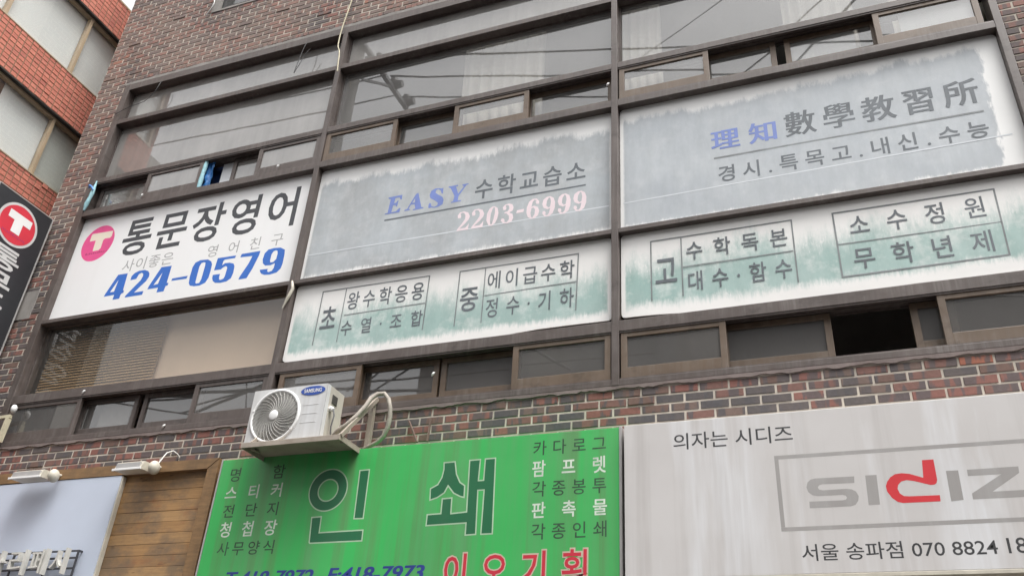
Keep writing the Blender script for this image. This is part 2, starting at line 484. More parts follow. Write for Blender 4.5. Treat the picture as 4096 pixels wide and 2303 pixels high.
M_nb_mortar = paint('brown_mortar', (0.20, 0.14, 0.085), 0.95, 0.2, 8)
M_nb_frame = paint('tan_metal_frame', (0.40, 0.31, 0.21), 0.45, 0.12, 4)
M_nb_dark = paint('shadow_gap_metal', (0.035, 0.033, 0.032), 0.6, 0.15, 6)
M_nb_blind = paint('white_roller_blind', (0.83, 0.85, 0.84), 0.9, 0.035, 1.2)
M_nb_cloth = paint('pale_green_blind', (0.66, 0.70, 0.66), 0.9, 0.04, 1.4)
M_nb_glass = glass_mat('neighbour_glass', (0.99, 0.995, 0.99), 0.04, (0.5, 0.5, 0.48))
M_asphalt = paint('asphalt', (0.05, 0.05, 0.052), 0.9, 0.2, 30)
M_paving = paint('paving', (0.13, 0.125, 0.12), 0.9, 0.12, 8)
M_opp = paint('opposite_wall', (0.24, 0.225, 0.21), 0.9, 0.12, 1)
M_conc = paint('concrete', (0.30, 0.29, 0.275), 0.9, 0.12, 3)
M_steel = paint('galvanised_steel', (0.16, 0.16, 0.165), 0.5, 0.12, 5)
M_ceramic = paint('dark_insulator', (0.06, 0.055, 0.05), 0.3, 0.1, 5)

# ------------------------------------------------------------------ lettering
def _curve_mesh(cu, loc=None):
    o = bpy.data.objects.new('tmp', cu)
    C.objects.link(o)
    dg = bpy.context.evaluated_depsgraph_get()
    me = o.evaluated_get(dg).to_mesh()
    vs = [(v.co.x, v.co.y) for v in me.vertices]
    fs = [list(p.vertices) for p in me.polygons]
    o.evaluated_get(dg).to_mesh_clear()
    bpy.data.objects.remove(o)
    bpy.data.curves.remove(cu)
    return vs, fs

_gl = {}
def glyphs(body, bold):
    if (body, bold) not in _gl:
        cu = bpy.data.curves.new('tmp', 'FONT')
        cu.body = body; cu.offset = bold; cu.resolution_u = 3
        _gl[(body, bold)] = _curve_mesh(cu)
    return _gl[(body, bold)]

def set_text(body, adv=None, dot=0.5, bold=0.0):
    """flat outline of a string; adv spaces the characters one by one (in ems)"""
    if adv is None:
        return glyphs(body, bold)
    vs, fs, x = [], [], 0.0
    for ch in body:
        v, f = glyphs(ch, bold)
        if ch in '.·':
            step = adv*dot
            cx = (min(a for a, _ in v) + max(a for a, _ in v))/2
            ox = x - adv/2 + 0.45 + step/2 - cx
        else:
            step = adv; ox = x
        k = len(vs)
        vs += [(a+ox, c) for a, c in v]
        fs += [[i+k for i in q] for q in f]
        x += step
    return vs, fs

def fit(shape, x0, x1, z0, z1):
    vs, fs = shape
    a0, a1 = min(v[0] for v in vs), max(v[0] for v in vs)
    b0, b1 = min(v[1] for v in vs), max(v[1] for v in vs)
    return [(x0+(a-a0)/(a1-a0)*(x1-x0), z0+(b-b0)/(b1-b0)*(z1-z0)) for a, b in vs], fs

def poly_shape(loops, off=0.0):
    cu = bpy.data.curves.new('tmp', 'CURVE')
    cu.dimensions = '2D'; cu.fill_mode = 'BOTH'; cu.offset = off
    for lp in loops:
        s = cu.splines.new('POLY')
        s.points.add(len(lp)-1)
        for p, (x, z) in zip(s.points, lp): p.co = (x, z, 0, 1)
        s.use_cyclic_u = True
    return _curve_mesh(cu)

def circle(cx, cz, rx, rz, n=48):
    return [(cx+rx*math.cos(2*math.pi*i/n), cz+rz*math.sin(2*math.pi*i/n)) for i in range(n)]

def flat(shapes, y, name, mat, parent, smear=None, axis='Y'):
    """flat print on a plane facing the street (axis Y) or facing +X (axis X)"""
    mb = MB(); mb.recalc = False
    for vs, fs in shapes:
        for i, d in enumerate(smear or [0.0]):
            yy = y - 0.0001*i
            if axis == 'Y': mb.add([(x+d, yy, z) for x, z in vs], fs)
            else: mb.add([(y, x+d, z) for x, z in vs], fs)
    return mb.build(name, mat, parent)

def strip(p, q, w):
    (x0, z0), (x1, z1) = p, q
    dx, dz = x1-x0, z1-z0
    l = math.hypot(dx, dz); nx, nz = -dz/l*w/2, dx/l*w/2
    return [(x0-nx, z0-nz), (x1-nx, z1-nz), (x1+nx, z1+nz), (x0+nx, z0+nz)], [[0, 1, 2, 3]]

def frame_lines(loop, w, skip=()):
    out = []
    for i in range(len(loop)):
        if i not in skip:
            p, q = loop[i], loop[(i+1) % len(loop)]
            out.append(strip_in(p, q, w, -w/2 if abs(q[0]-p[0]) > abs(q[1]-p[1]) else w/2+0.0005))
    return out

def strip_in(p, q, w, cut):
    """a ruled line shortened by cut at both ends, so that it butts against the lines it meets"""
    l = math.hypot(q[0]-p[0], q[1]-p[1])
    dx, dz = (q[0]-p[0])/l*cut, (q[1]-p[1])/l*cut
    return strip((p[0]+dx, p[1]+dz), (q[0]-dx, q[1]-dz), w)

# ------------------------------------------------------------------ writing: measured places (m) on each sign's face
TEXTS=[
('c1','통문장영어',-6.700,-4.585,6.245,6.708),
('c1','424-0579',-6.689,-4.598,5.718,6.022),
('c1','사이좋은',-6.580,-5.944,6.043,6.191),
('c1','영어친구',-5.530,-4.664,6.039,6.178),
('c2','수학교습소',-2.716,-1.711,6.153,6.367),
('s2','초',-4.055,-3.906,5.049,5.263),
('s2','왕수학응용',-3.818,-3.087,5.202,5.375),
('s2','수열·조합',-3.834,-3.072,4.952,5.100),
('s2','중',-2.748,-2.587,5.027,5.246),
('s2','에이급수학',-2.516,-1.782,5.201,5.368),
('s2','정수·기하',-2.513,-1.782,4.942,5.114),
('c3','理知',-0.663,-0.162,6.208,6.414),
('c3','數學教習所',-0.092,1.268,6.210,6.455),
('c3','경시.특목고.내신.수능',-0.628,1.269,5.889,6.046),
('s3','고',-1.145,-0.983,5.042,5.252),
('s3','수학독본',-0.907,-0.177,5.210,5.370),
('s3','대수·함수',-0.903,-0.170,4.942,5.107),
('s3','소수정원',0.249,1.108,5.213,5.385),
('s3','무학년제',0.242,1.106,4.937,5.109),
('g','명함',-4.437,-3.941,3.651,3.760),
('g','스티커',-4.444,-3.939,3.510,3.617),
('g','전단지',-4.427,-3.941,3.372,3.472),
('g','청첩장',-4.418,-3.920,3.225,3.339),
('g','사무양식',-4.404,-3.913,3.091,3.191),
('g','카다로그',-1.967,-1.460,3.677,3.781),
('g','팜프렛',-1.968,-1.460,3.528,3.643),
('g','각종봉투',-1.961,-1.457,3.393,3.498),
('g','판촉물',-1.958,-1.452,3.250,3.358),
('g','각종인쇄',-1.954,-1.454,3.112,3.216),
('g','이오기획',-2.549,-1.580,2.808,3.044),
('g','F:418-7973',-3.420,-2.697,2.881,2.979),
('g','T:418-7972',-4.279,-3.542,2.868,2.974),
('w','의자는 시디즈',-1.007,-0.279,3.628,3.737),
('w','서울 송파점 070 8824',-0.300,0.694,2.916,3.010),
('w','18',0.742,0.836,2.924,3.006),
]
POLY={
'E':[ [(-3.600,6.171),(-3.594,6.181),(-3.569,6.186),(-3.558,6.337),(-3.584,6.347),(-3.583,6.360),(-3.442,6.362),(-3.443,6.308),(-3.455,6.310),(-3.466,6.338),(-3.510,6.339),(-3.519,6.282),(-3.496,6.284),(-3.483,6.306),(-3.474,6.304),(-3.481,6.238),(-3.492,6.240),(-3.501,6.260),(-3.523,6.259),(-3.532,6.184),(-3.485,6.185),(-3.455,6.217),(-3.442,6.212),(-3.448,6.168)] ],
'A':[ [(-3.400,6.170),(-3.397,6.182),(-3.374,6.188),(-3.302,6.340),(-3.280,6.351),(-3.231,6.182),(-3.208,6.174),(-3.208,6.164),(-3.313,6.161),(-3.313,6.173),(-3.290,6.177),(-3.303,6.227),(-3.340,6.228),(-3.359,6.188),(-3.341,6.179),(-3.342,6.171)],[(-3.330,6.247),(-3.302,6.247),(-3.306,6.296)] ],
'S':[ [(-3.160,6.158),(-3.160,6.193),(-3.151,6.212),(-3.140,6.204),(-3.130,6.172),(-3.102,6.156),(-3.072,6.170),(-3.070,6.195),(-3.100,6.226),(-3.150,6.262),(-3.162,6.301),(-3.150,6.345),(-3.111,6.362),(-3.070,6.358),(-3.046,6.348),(-3.033,6.356),(-3.030,6.288),(-3.042,6.291),(-3.056,6.330),(-3.082,6.349),(-3.104,6.340),(-3.106,6.314),(-3.080,6.289),(-3.031,6.253),(-3.016,6.214),(-3.022,6.170),(-3.056,6.152),(-3.100,6.146),(-3.133,6.157),(-3.146,6.152)] ],
'Y':[ [(-2.982,6.345),(-2.982,6.355),(-2.889,6.356),(-2.888,6.342),(-2.907,6.339),(-2.879,6.256),(-2.828,6.327),(-2.847,6.339),(-2.846,6.351),(-2.786,6.351),(-2.788,6.341),(-2.807,6.335),(-2.872,6.230),(-2.876,6.180),(-2.837,6.179),(-2.849,6.167),(-2.942,6.167),(-2.941,6.176),(-2.921,6.182),(-2.913,6.238),(-2.959,6.335)] ],
'two':[ [(-2.853,5.982),(-2.860,6.013),(-2.841,6.044),(-2.802,6.048),(-2.761,6.028),(-2.742,5.985),(-2.750,5.952),(-2.781,5.915),(-2.829,5.871),(-2.777,5.871),(-2.758,5.891),(-2.744,5.913),(-2.749,5.846),(-2.857,5.849),(-2.850,5.870),(-2.812,5.921),(-2.786,5.964),(-2.785,6.003),(-2.801,6.031),(-2.819,6.036),(-2.835,6.028),(-2.825,6.006),(-2.827,5.982)] ],
'zero':[ [(-2.514,6.043),(-2.487,6.021),(-2.476,5.966),(-2.483,5.910),(-2.501,5.866),(-2.533,5.843),(-2.563,5.859),(-2.584,5.910),(-2.583,5.978),(-2.563,6.027),(-2.539,6.045)],[(-2.514,6.030),(-2.509,5.982),(-2.517,5.917),(-2.530,5.862),(-2.542,5.859),(-2.549,5.894),(-2.546,5.971),(-2.533,6.021),(-2.523,6.034)] ],
'three':[ [(-2.432,5.986),(-2.440,6.017),(-2.420,6.042),(-2.383,6.046),(-2.353,6.033),(-2.340,5.997),(-2.348,5.965),(-2.377,5.951),(-2.346,5.931),(-2.337,5.891),(-2.350,5.855),(-2.390,5.840),(-2.429,5.852),(-2.450,5.880),(-2.443,5.902),(-2.423,5.898),(-2.414,5.877),(-2.417,5.864),(-2.396,5.855),(-2.376,5.880),(-2.379,5.918),(-2.402,5.947),(-2.423,5.951),(-2.420,5.965),(-2.394,5.967),(-2.379,5.990),(-2.384,6.025),(-2.403,6.034),(-2.415,6.026),(-2.405,6.005),(-2.412,5.984)] ],
'dash':[ [(-2.307,5.961),(-2.243,5.963),(-2.249,5.930),(-2.315,5.929)] ],
'six':[ [(-2.111,6.013),(-2.115,5.989),(-2.135,5.992),(-2.144,6.014),(-2.135,6.027),(-2.154,6.038),(-2.169,6.020),(-2.179,5.969),(-2.155,5.978),(-2.121,5.957),(-2.107,5.916),(-2.117,5.871),(-2.145,5.848),(-2.177,5.847),(-2.207,5.870),(-2.221,5.915),(-2.220,5.973),(-2.203,6.027),(-2.171,6.051),(-2.134,6.048)],[(-2.162,5.961),(-2.145,5.938),(-2.148,5.891),(-2.166,5.857),(-2.178,5.869),(-2.184,5.908),(-2.178,5.954)] ],
'nines':[ [(-2.027,5.945),(-1.891,5.943),(-1.754,5.946),(-2.166,5.949),(-2.799,5.942),(-2.666,5.944)] ],
'under2':[ [(-3.591,6.106),(-1.707,6.100)] ],
'seam2':[ [(-3.646,5.857),(-1.514,5.843)] ],
'seam2b':[ [(-4.345,5.862),(-1.528,5.844)] ],
'under3':[ [(-0.653,6.134),(1.269,6.125)] ],
'seam3':[ [(-1.172,5.849),(1.386,5.880)] ],
'box2a':[ [(-4.085,5.426),(-3.052,5.422),(-3.059,4.904),(-4.091,4.895)],[(-3.849,5.425),(-3.856,4.898)],[(-3.835,5.154),(-3.059,5.162)] ],
'box2b':[ [(-2.772,5.418),(-1.752,5.417),(-1.764,4.898),(-2.777,4.898)],[(-2.543,5.413),(-2.544,4.897)],[(-2.541,5.150),(-1.759,5.162)] ],
'box3a':[ [(-1.174,5.426),(-0.135,5.426),(-0.140,4.891),(-1.177,4.892)],[(-0.942,5.421),(-0.945,4.899)],[(-0.944,5.155),(-0.142,5.160)] ],
'box3b':[ [(0.150,5.428),(1.190,5.426),(1.178,4.896),(0.152,4.891)],[(0.148,5.158),(1.190,5.155)] ],
'dS':[ [(0.036,3.390),(0.032,3.351),(-0.143,3.354),(-0.162,3.349),(-0.171,3.337),(-0.165,3.324),(-0.145,3.318),(-0.016,3.319),(0.013,3.314),(0.034,3.300),(0.045,3.272),(0.039,3.246),(0.021,3.223),(-0.005,3.216),(-0.229,3.216),(-0.227,3.255),(-0.045,3.253),(-0.027,3.256),(-0.019,3.266),(-0.024,3.279),(-0.041,3.285),(-0.177,3.285),(-0.206,3.292),(-0.227,3.312),(-0.234,3.340),(-0.225,3.370),(-0.206,3.386),(-0.180,3.391)] ],
'dI':[ [(0.096,3.391),(0.157,3.391),(0.151,3.218),(0.091,3.217)] ],
'dd':[ [(0.409,3.461),(0.469,3.461),(0.468,3.342),(0.462,3.324),(0.449,3.315),(0.430,3.314),(0.403,3.323),(0.349,3.342),(0.312,3.350),(0.282,3.344),(0.262,3.324),(0.256,3.302),(0.264,3.275),(0.283,3.259),(0.311,3.256),(0.466,3.254),(0.464,3.219),(0.272,3.220),(0.245,3.228),(0.220,3.251),(0.199,3.290),(0.197,3.322),(0.208,3.348),(0.228,3.372),(0.255,3.388),(0.290,3.392),(0.332,3.385),(0.399,3.358)] ],
'dI2':[ [(0.521,3.390),(0.583,3.389),(0.580,3.221),(0.517,3.216)] ],
'dZ':[ [(0.628,3.389),(0.883,3.391),(0.880,3.355),(0.730,3.258),(0.893,3.259),(0.891,3.221),(0.626,3.221),(0.628,3.254),(0.792,3.353),(0.626,3.353)] ],
'wbox':[ [(-0.388,3.533),(0.941,3.535),(0.848,3.100),(-0.387,3.099)] ],
'inbar':[ [(-3.301,3.670),(-3.213,3.672),(-3.207,3.307),(-3.291,3.309)] ],
'inL':[ [(-3.641,3.344),(-3.552,3.346),(-3.548,3.231),(-3.195,3.235),(-3.192,3.151),(-3.615,3.150),(-3.626,3.158)] ],
'inO':[ [(-3.704,3.539),(-3.373,3.544),(-3.553,3.696),(-3.534,3.376),(-3.611,3.525),(-3.460,3.541),(-3.542,3.609),(-3.536,3.458)] ],
'swS':[ [(-2.632,3.681),(-2.539,3.683),(-2.519,3.588),(-2.488,3.530),(-2.449,3.504),(-2.446,3.413),(-2.482,3.423),(-2.535,3.450),(-2.578,3.500),(-2.599,3.457),(-2.651,3.425),(-2.711,3.408),(-2.717,3.498),(-2.662,3.525),(-2.637,3.572),(-2.628,3.628)] ],
'swO':[ [(-2.618,3.423),(-2.537,3.426),(-2.534,3.317),(-2.428,3.323),(-2.437,3.684),(-2.347,3.685),(-2.350,3.535),(-2.321,3.535),(-2.320,3.686),(-2.235,3.687),(-2.221,3.159),(-2.312,3.159),(-2.312,3.458),(-2.348,3.458),(-2.339,3.160),(-2.424,3.158),(-2.425,3.239),(-2.720,3.234),(-2.720,3.318),(-2.618,3.321)] ],
'emb':[ [(-7.253,6.426),(-6.833,6.568),(-6.999,6.708),(-7.055,6.260)],[(-7.164,6.623),(-6.883,6.615),(-6.880,6.546),(-6.894,6.527),(-6.964,6.529),(-6.980,6.516),(-6.977,6.411),(-6.999,6.389),(-7.078,6.390),(-7.087,6.527),(-7.169,6.527),(-7.171,6.604)],[(-7.162,6.366),(-6.882,6.360)] ],
'four':[ [(-6.699,5.780),(-6.689,5.814),(-6.602,6.022),(-6.479,6.020),(-6.469,5.819),(-6.456,5.821),(-6.452,5.788),(-6.471,5.786),(-6.482,5.770),(-6.483,5.726),(-6.568,5.726),(-6.566,5.783)],[(-6.634,5.822),(-6.583,5.822),(-6.574,5.959)] ],
'two_i':[ [(-6.417,5.729),(-6.413,5.749),(-6.322,5.856),(-6.278,5.906),(-6.265,5.956),(-6.274,5.984),(-6.298,5.996),(-6.327,5.982),(-6.335,5.957),(-6.343,5.932),(-6.415,5.928),(-6.415,5.976),(-6.386,6.008),(-6.337,6.026),(-6.269,6.025),(-6.217,6.004),(-6.190,5.970),(-6.184,5.933),(-6.204,5.884),(-6.254,5.835),(-6.314,5.770),(-6.197,5.770),(-6.200,5.728)] ],
'four_b':[ [(-6.155,5.781),(-6.148,5.816),(-6.059,6.022),(-5.932,6.019),(-5.931,5.820),(-5.909,5.819),(-5.910,5.789),(-5.933,5.785),(-5.935,5.765),(-5.939,5.727),(-6.025,5.725),(-6.024,5.781)],[(-6.092,5.820),(-6.039,5.827),(-6.024,5.956)] ],
'dash_i':[ [(-5.882,5.835),(-5.877,5.862),(-5.692,5.863),(-5.699,5.831)] ],
'zero_i':[ [(-5.451,5.985),(-5.431,5.949),(-5.428,5.870),(-5.431,5.798),(-5.454,5.747),(-5.513,5.725),(-5.580,5.726),(-5.633,5.743),(-5.654,5.774),(-5.664,5.845),(-5.663,5.956),(-5.644,6.004),(-5.591,6.024),(-5.498,6.017)],[(-5.520,5.986),(-5.513,5.954),(-5.514,5.793),(-5.527,5.756),(-5.562,5.754),(-5.576,5.769),(-5.580,5.951),(-5.566,5.986),(-5.544,5.992)] ],
'five_i':[ [(-5.169,6.006),(-5.173,5.977),(-5.290,5.979),(-5.305,5.965),(-5.306,5.917),(-5.277,5.937),(-5.224,5.933),(-5.175,5.915),(-5.155,5.884),(-5.149,5.811),(-5.161,5.750),(-5.204,5.721),(-5.277,5.716),(-5.335,5.726),(-5.368,5.751),(-5.385,5.786),(-5.388,5.823),(-5.303,5.820),(-5.305,5.786),(-5.297,5.756),(-5.277,5.750),(-5.247,5.761),(-5.239,5.789),(-5.237,5.871),(-5.243,5.892),(-5.264,5.901),(-5.295,5.885),(-5.308,5.871),(-5.388,5.873),(-5.382,6.011)] ],
'seven_i':[ [(-5.070,5.719),(-5.064,5.747),(-4.995,5.889),(-4.973,5.965),(-5.114,5.974),(-5.106,6.010),(-4.894,6.009),(-4.898,5.959),(-4.937,5.821),(-4.979,5.720)] ],
'nine_i':[ [(-4.615,5.973),(-4.607,5.926),(-4.605,5.819),(-4.615,5.767),(-4.650,5.729),(-4.719,5.718),(-4.782,5.724),(-4.823,5.744),(-4.844,5.774),(-4.846,5.790),(-4.760,5.787),(-4.760,5.760),(-4.744,5.748),(-4.710,5.756),(-4.694,5.785),(-4.693,5.838),(-4.739,5.823),(-4.799,5.829),(-4.830,5.857),(-4.844,5.904),(-4.837,5.971),(-4.805,6.007),(-4.743,6.014),(-4.669,6.006)],[(-4.696,5.974),(-4.688,5.941),(-4.690,5.882),(-4.715,5.855),(-4.746,5.854),(-4.756,5.876),(-4.755,5.948),(-4.739,5.977),(-4.714,5.984)] ],
}

# ------------------------------------------------------------------ ground
def sheet(name, x0, x1, y0, y1, z, mat):
    mb = MB(); mb.quad((x0,y0,z),(x1,y0,z),(x1,y1,z),(x0,y1,z))
    return tag(mb.build(name, mat), kind='structure')
sheet('ground', -300, 300, -300, 300, -0.16, M_asphalt)
sheet('road', -300, 300, -9.6, -3.2, -0.15, M_asphalt)
mb = MB(); mb.box(-60, 60, -3.2, 12, -0.3, 0.0); tag(mb.build('pavement', M_paving), kind='structure')

# ------------------------------------------------------------------ the brick office building
bld = thing('office_building', 'dark multicoloured brick office building with bronze framed window bands and many shop signs', 'building', (-3, 0, 0))

def bricks(mb, u0, u1, z0, z1, L, H, J, put, holes=(), stack=False, phase=0.0, zphase=0.0, proud=0.0045, seed=1):
    """real bricks over a mortar sheet; put(u, depth, z) maps to world, depth counts outwards"""
    rnd = random.Random(seed)
    n = int(math.floor((z0-zphase)/H))
    while zphase + n*H < z1:
        za, zb = zphase+n*H+J/2, zphase+(n+1)*H-J/2
        za, zb = max(za, z0), min(zb, z1)
        if zb - za > 0.012:
            u = u0 - L + ((phase + (0 if stack else (L/2 if n % 2 else 0)) - u0) % L)
            while u < u1:
                segs = [(max(u+J/2, u0), min(u+L-J/2, u1))]
                for hx0, hx1, hz0, hz1 in holes:
                    if zb > hz0+0.004 and za < hz1-0.004:
                        ns = []
                        for a, b in segs:
                            if b <= hx0 or a >= hx1: ns.append((a, b))
                            else:
                                if a < hx0: ns.append((a, hx0))
                                if b > hx1: ns.append((hx1, b))
                        segs = ns
                for a, b in segs:
                    if b-a < 0.014: continue
                    d = proud + rnd.uniform(-0.0015, 0.002) + (0.006 if rnd.random() < 0.02 else 0)
                    e = [rnd.uniform(-0.0026, 0.0026) for _ in range(8)]
                    c = 0.0035
                    front = [(a+c+e[0], d, za+c*0.8+e[1]), (b-c+e[2], d, za+c*0.8+e[3]), (b-c+e[4], d, zb-c*0.8+e[5]), (a+c+e[6], d, zb-c*0.8+e[7])]
                    mid = [(a, d-0.004, za), (b, d-0.004, za), (b, d-0.004, zb), (a, d-0.004, zb)]
                    back = [(a, -0.004, za), (b, -0.004, za), (b, -0.004, zb), (a, -0.004, zb)]
                    mb.add([put(*p) for p in front+mid+back],
                           [(0,1,2,3)] + [(i, 4+i, 4+(i+1)%4, (i+1)%4) for i in range(4)] + [(4+i, 8+i, 8+(i+1)%4, 4+(i+1)%4) for i in range(4)], 0)
                u += L
        n += 1
    # mortar sheet with the openings left out
    xs = sorted({u0, u1, *[h[0] for h in holes], *[h[1] for h in holes]})
    zs = sorted({z0, z1, *[h[2] for h in holes], *[h[3] for h in holes]})
    for i in range(len(xs)-1):
        for k in range(len(zs)-1):
            cx, cz = (xs[i]+xs[i+1])/2, (zs[k]+zs[k+1])/2
            if any(h[0] < cx < h[1] and h[2] < cz < h[3] for h in holes): continue
            mb.add([put(xs[i],0,zs[k]), put(xs[i+1],0,zs[k]), put(xs[i+1],0,zs[k+1]), put(xs[i],0,zs[k+1])], [(0,1,2,3)], 1)

WX0, WX1 = -7.43, 1.545               # the band of windows
WZ0, WZ1 = 4.226, 8.80
UX0, UX1, UZ0, UZ1 = -6.34, -4.1, 9.72, 11.2       # a window of the storey above
mb = MB()
bricks(mb, -7.87, 3.6, 2.6, 12.0, 0.2, 0.0671, 0.0138, lambda u, d, z: (u, 0.02-d, z),
       holes=[(WX0, WX1, WZ0, WZ1), (UX0, UX1, UZ0, UZ1)], phase=0.036, zphase=4.193-0.0671*20)
mb.box(-7.87, 3.6, 0.0195, 0.0205, 2.59, 2.6, 1)
mb.quad((-7.87, 0.02, 2.6), (-7.87, 8, 2.6), (-7.87, 8, 12), (-7.87, 0.02, 12), 1)
mb.quad((3.6, 0.02, 0), (3.6, 8, 0), (3.6, 8, 12), (3.6, 0.02, 12), 1)
mb.quad((-7.87, 0.02, 12), (3.6, 0.02, 12), (3.6, 8, 12), (-7.87, 8, 12), 1)
mb.quad((-7.87, 0.06, 0), (3.6, 0.06, 0), (3.6, 0.06, 2.6), (-7.87, 0.06, 2.6), 1)
mb.quad((-7.87, 0.06, 0), (-7.87, 8, 0), (-7.87, 8, 2.6), (-7.87, 0.06, 2.6), 1)
mb.build('brick_wall', [M_brick, M_mortar], bld)
# corner bricks return round the left end, giving its toothed outline
mb = MB()
bricks(mb, 0.03, 1.2, 2.6, 12.0, 0.2, 0.0671, 0.0138, lambda u, d, z: (-7.8705-d, u, z), phase=0.1, zphase=4.193-0.0671*20, seed=3)
mb.build('brick_return', [M_brick, M_mortar], bld)
# row of brick ends over the window head, and cement fillets round the frame
mb = MB()
rnd = random.Random(5)
x = WX0
while x < WX1:
    w = 0.0655
    d = rnd.uniform(0.0, 0.004)
    mb.box(x+0.004, x+w-0.004, 0.004-d, 0.03, 8.815, 8.862, 0)
    x += w + 0.001
mb.build('brick_lintel', [M_brick], bld)
def fillet(mb, x0, x1, z0, z1, y, seed, n=120, amp=0.008, top=True):
    """hand-trowelled strip with one ragged edge"""
    r = random.Random(seed)
    up_, dn_ = [], []
    for i in range(n+1):
        xx = x0+(x1-x0)*i/n
        j = r.uniform(-amp, amp) + amp*math.sin(i*0.7+seed)
        up_.append((xx, z1 + (j if top else 0))); dn_.append((xx, z0 + (0 if top else j)))
    for i in range(n):
        a, b, c, d = dn_[i], dn_[i+1], up_[i+1], up_[i]
        yj = y
        mb.add([(a[0],yj,a[1]),(b[0],yj,b[1]),(c[0],yj,c[1]),(d[0],yj,d[1]),
                (a[0],0.03,a[1]),(b[0],0.03,b[1]),(c[0],0.03,c[1]),(d[0],0.03,d[1])],
               [(0,1,2,3),(0,4,5,1),(2,6,7,3)])
mb = MB(); fillet(mb, WX0-0.01, WX1+0.01, 8.772, 8.812, 0.003, 11, n=260, amp=0.004)
mb.build('cement_head', M_cement, bld)
mb = MB(); fillet(mb, WX0-0.02, WX1+0.02, 4.196, 4.224, 0.0035, 4, n=260, amp=0.005, top=False)
mb.build('cement_sill', M_cement_low, bld)

# --- mullions
MULL = [(-7.425, -7.345), (-4.432, -4.376), (-1.472, -1.416), (1.485, 1.541)]
for a, b in MULL:
    mb = MB(); mb.bbox(a, b, 0.0, 0.165, 4.222, 8.772, 0.004)
    mb.build('mullion', M_frame, bld)
BAYS = [(-7.345, -4.432), (-4.376, -1.472), (-1.416, 1.485)]

SASH_UP = [[(-7.30, -6.55, 1), (-6.588, -5.855, 0), (-5.53, -5.11, 1), (-5.165, -4.44, 0)],
           [(-4.37, -3.585, 0), (-3.63, -2.94, 1), (-2.985, -2.245, 0), (-2.29, -1.48, 1)],
           [(-1.405, -0.63, 0), (-0.68, -0.085, 1), (-0.015, 0.70, 1), (0.675, 1.425, 0)]]
SASH_LOW = [[(-7.335, -6.465, 0), (-6.52, -5.86, 1), (-5.80, -5.15, 1), (-5.19, -4.44, 0)],
            [(-4.325, -3.545, 0), (-3.60, -2.885, 1), (-2.865, -2.20, 1), (-2.241, -1.48, 0)],
            [(-1.405, -0.655, 0), (-0.70, 0.035, 1), (0.53, 0.80, 1), (0.695, 1.475, 0)]]

def rail(mb, x0, x1, z0, z1, lip=True):
    mb.bbox(x0+0.0005, x1-0.0005, 0.002, 0.165, z0, z1, 0.003)
def bead(mb, x0, x1, z0, z1, y0=0.088, y1=0.118, w=0.014):
    mb.box(x0, x0+w, y0, y1, z0, z1); mb.box(x1-w, x1, y0, y1, z0, z1)
    mb.box(x0+w, x1-w, y0+0.001, y1, z0, z0+w); mb.box(x0+w, x1-w, y0+0.001, y1, z1-w, z1)
def pane(x0, x1, z0, z1, y, mat, parent):
    mb = MB(); mb.box(x0, x1, y, y+0.005, z0, z1)
    return mb.build('pane', mat, parent)
def sash(x0, x1, z0, z1, track, parent, gmat, fmat):
    y = 0.014 if track == 0 else 0.088
    mb = MB()
    st, tp, bt = 0.046, 0.040, 0.086
    mb.bbox(x0, x0+st, y, y+0.032, z0, z1, 0.003)
    mb.bbox(x1-st, x1, y, y+0.032, z0, z1, 0.003)
    mb.bbox(x0+st-0.001, x1-st+0.001, y+0.0015, y+0.0305, z1-tp, z1-0.0005, 0.002)
    mb.bbox(x0+st-0.001, x1-st+0.001, y+0.0015, y+0.0305, z0+0.0005, z0+bt, 0.003)
    mb.build('sash', fmat, parent)
    pane(x0+st-0.004, x1-st+0.004, z0+bt-0.004, z1-tp+0.004, y+0.014, gmat, parent)

for i, (a, b) in enumerate(BAYS):
    # upper storey
    mb = MB()
    rail(mb, a, b, 8.678, 8.771)
    rail(mb, a, b, 8.146, 8.204)
    rail(mb, a, b, 7.282, 7.346)
    rail(mb, a, b, 6.838, 6.905)
    bead(mb, a, b, 8.204, 8.678); bead(mb, a, b, 7.346, 8.146)
    # guide tracks of the sliding row
    for y in (0.0105, 0.0555, 0.126):
        mb.box(a+0.001, b-0.001, y-0.0025, y+0.0025, 6.905, 6.918); mb.box(a+0.001, b-0.001, y-0.0025, y+0.0025, 7.268, 7.282)
    w = mb.build('window', M_frame, bld)
    pane(a+0.018, b-0.018, 8.222, 8.660, 0.100, M_glass_dusty, w)
    pane(a+0.018, b-0.018, 7.364, 8.128, 0.100, M_glass_dusty if i == 0 else M_glass, w)
    for x0, x1, t in SASH_UP[i]:
        sash(x0, x1, 6.918, 7.272, t, w, M_glass_dusty if i == 0 else M_glass, M_frame if i == 0 else M_sash)
    # lower storey
    mb = MB()
    rail(mb, a, b, 5.523, 5.565)
    rail(mb, a, b, 4.652, 4.740)
    rail(mb, a, b, 4.222, 4.268)
    if i == 0: bead(mb, a, b, 4.740, 5.523)
    for y in (0.0105, 0.0555, 0.126):
        mb.box(a+0.001, b-0.001, y-0.0025, y+0.0025, 4.268, 4.278); mb.box(a+0.001, b-0.001, y-0.0025, y+0.0025, 4.640, 4.652)
    w = mb.build('window', M_frame, bld)
    if i == 0: pane(a+0.018, b-0.018, 4.758, 5.505, 0.100, M_glass_clear, w)
    for x0, x1, t in SASH_LOW[i]:
        sash(x0, x1, 4.276, 4.645, t, w, M_glass_low if i else M_glass_low, M_sash if i else M_frame)

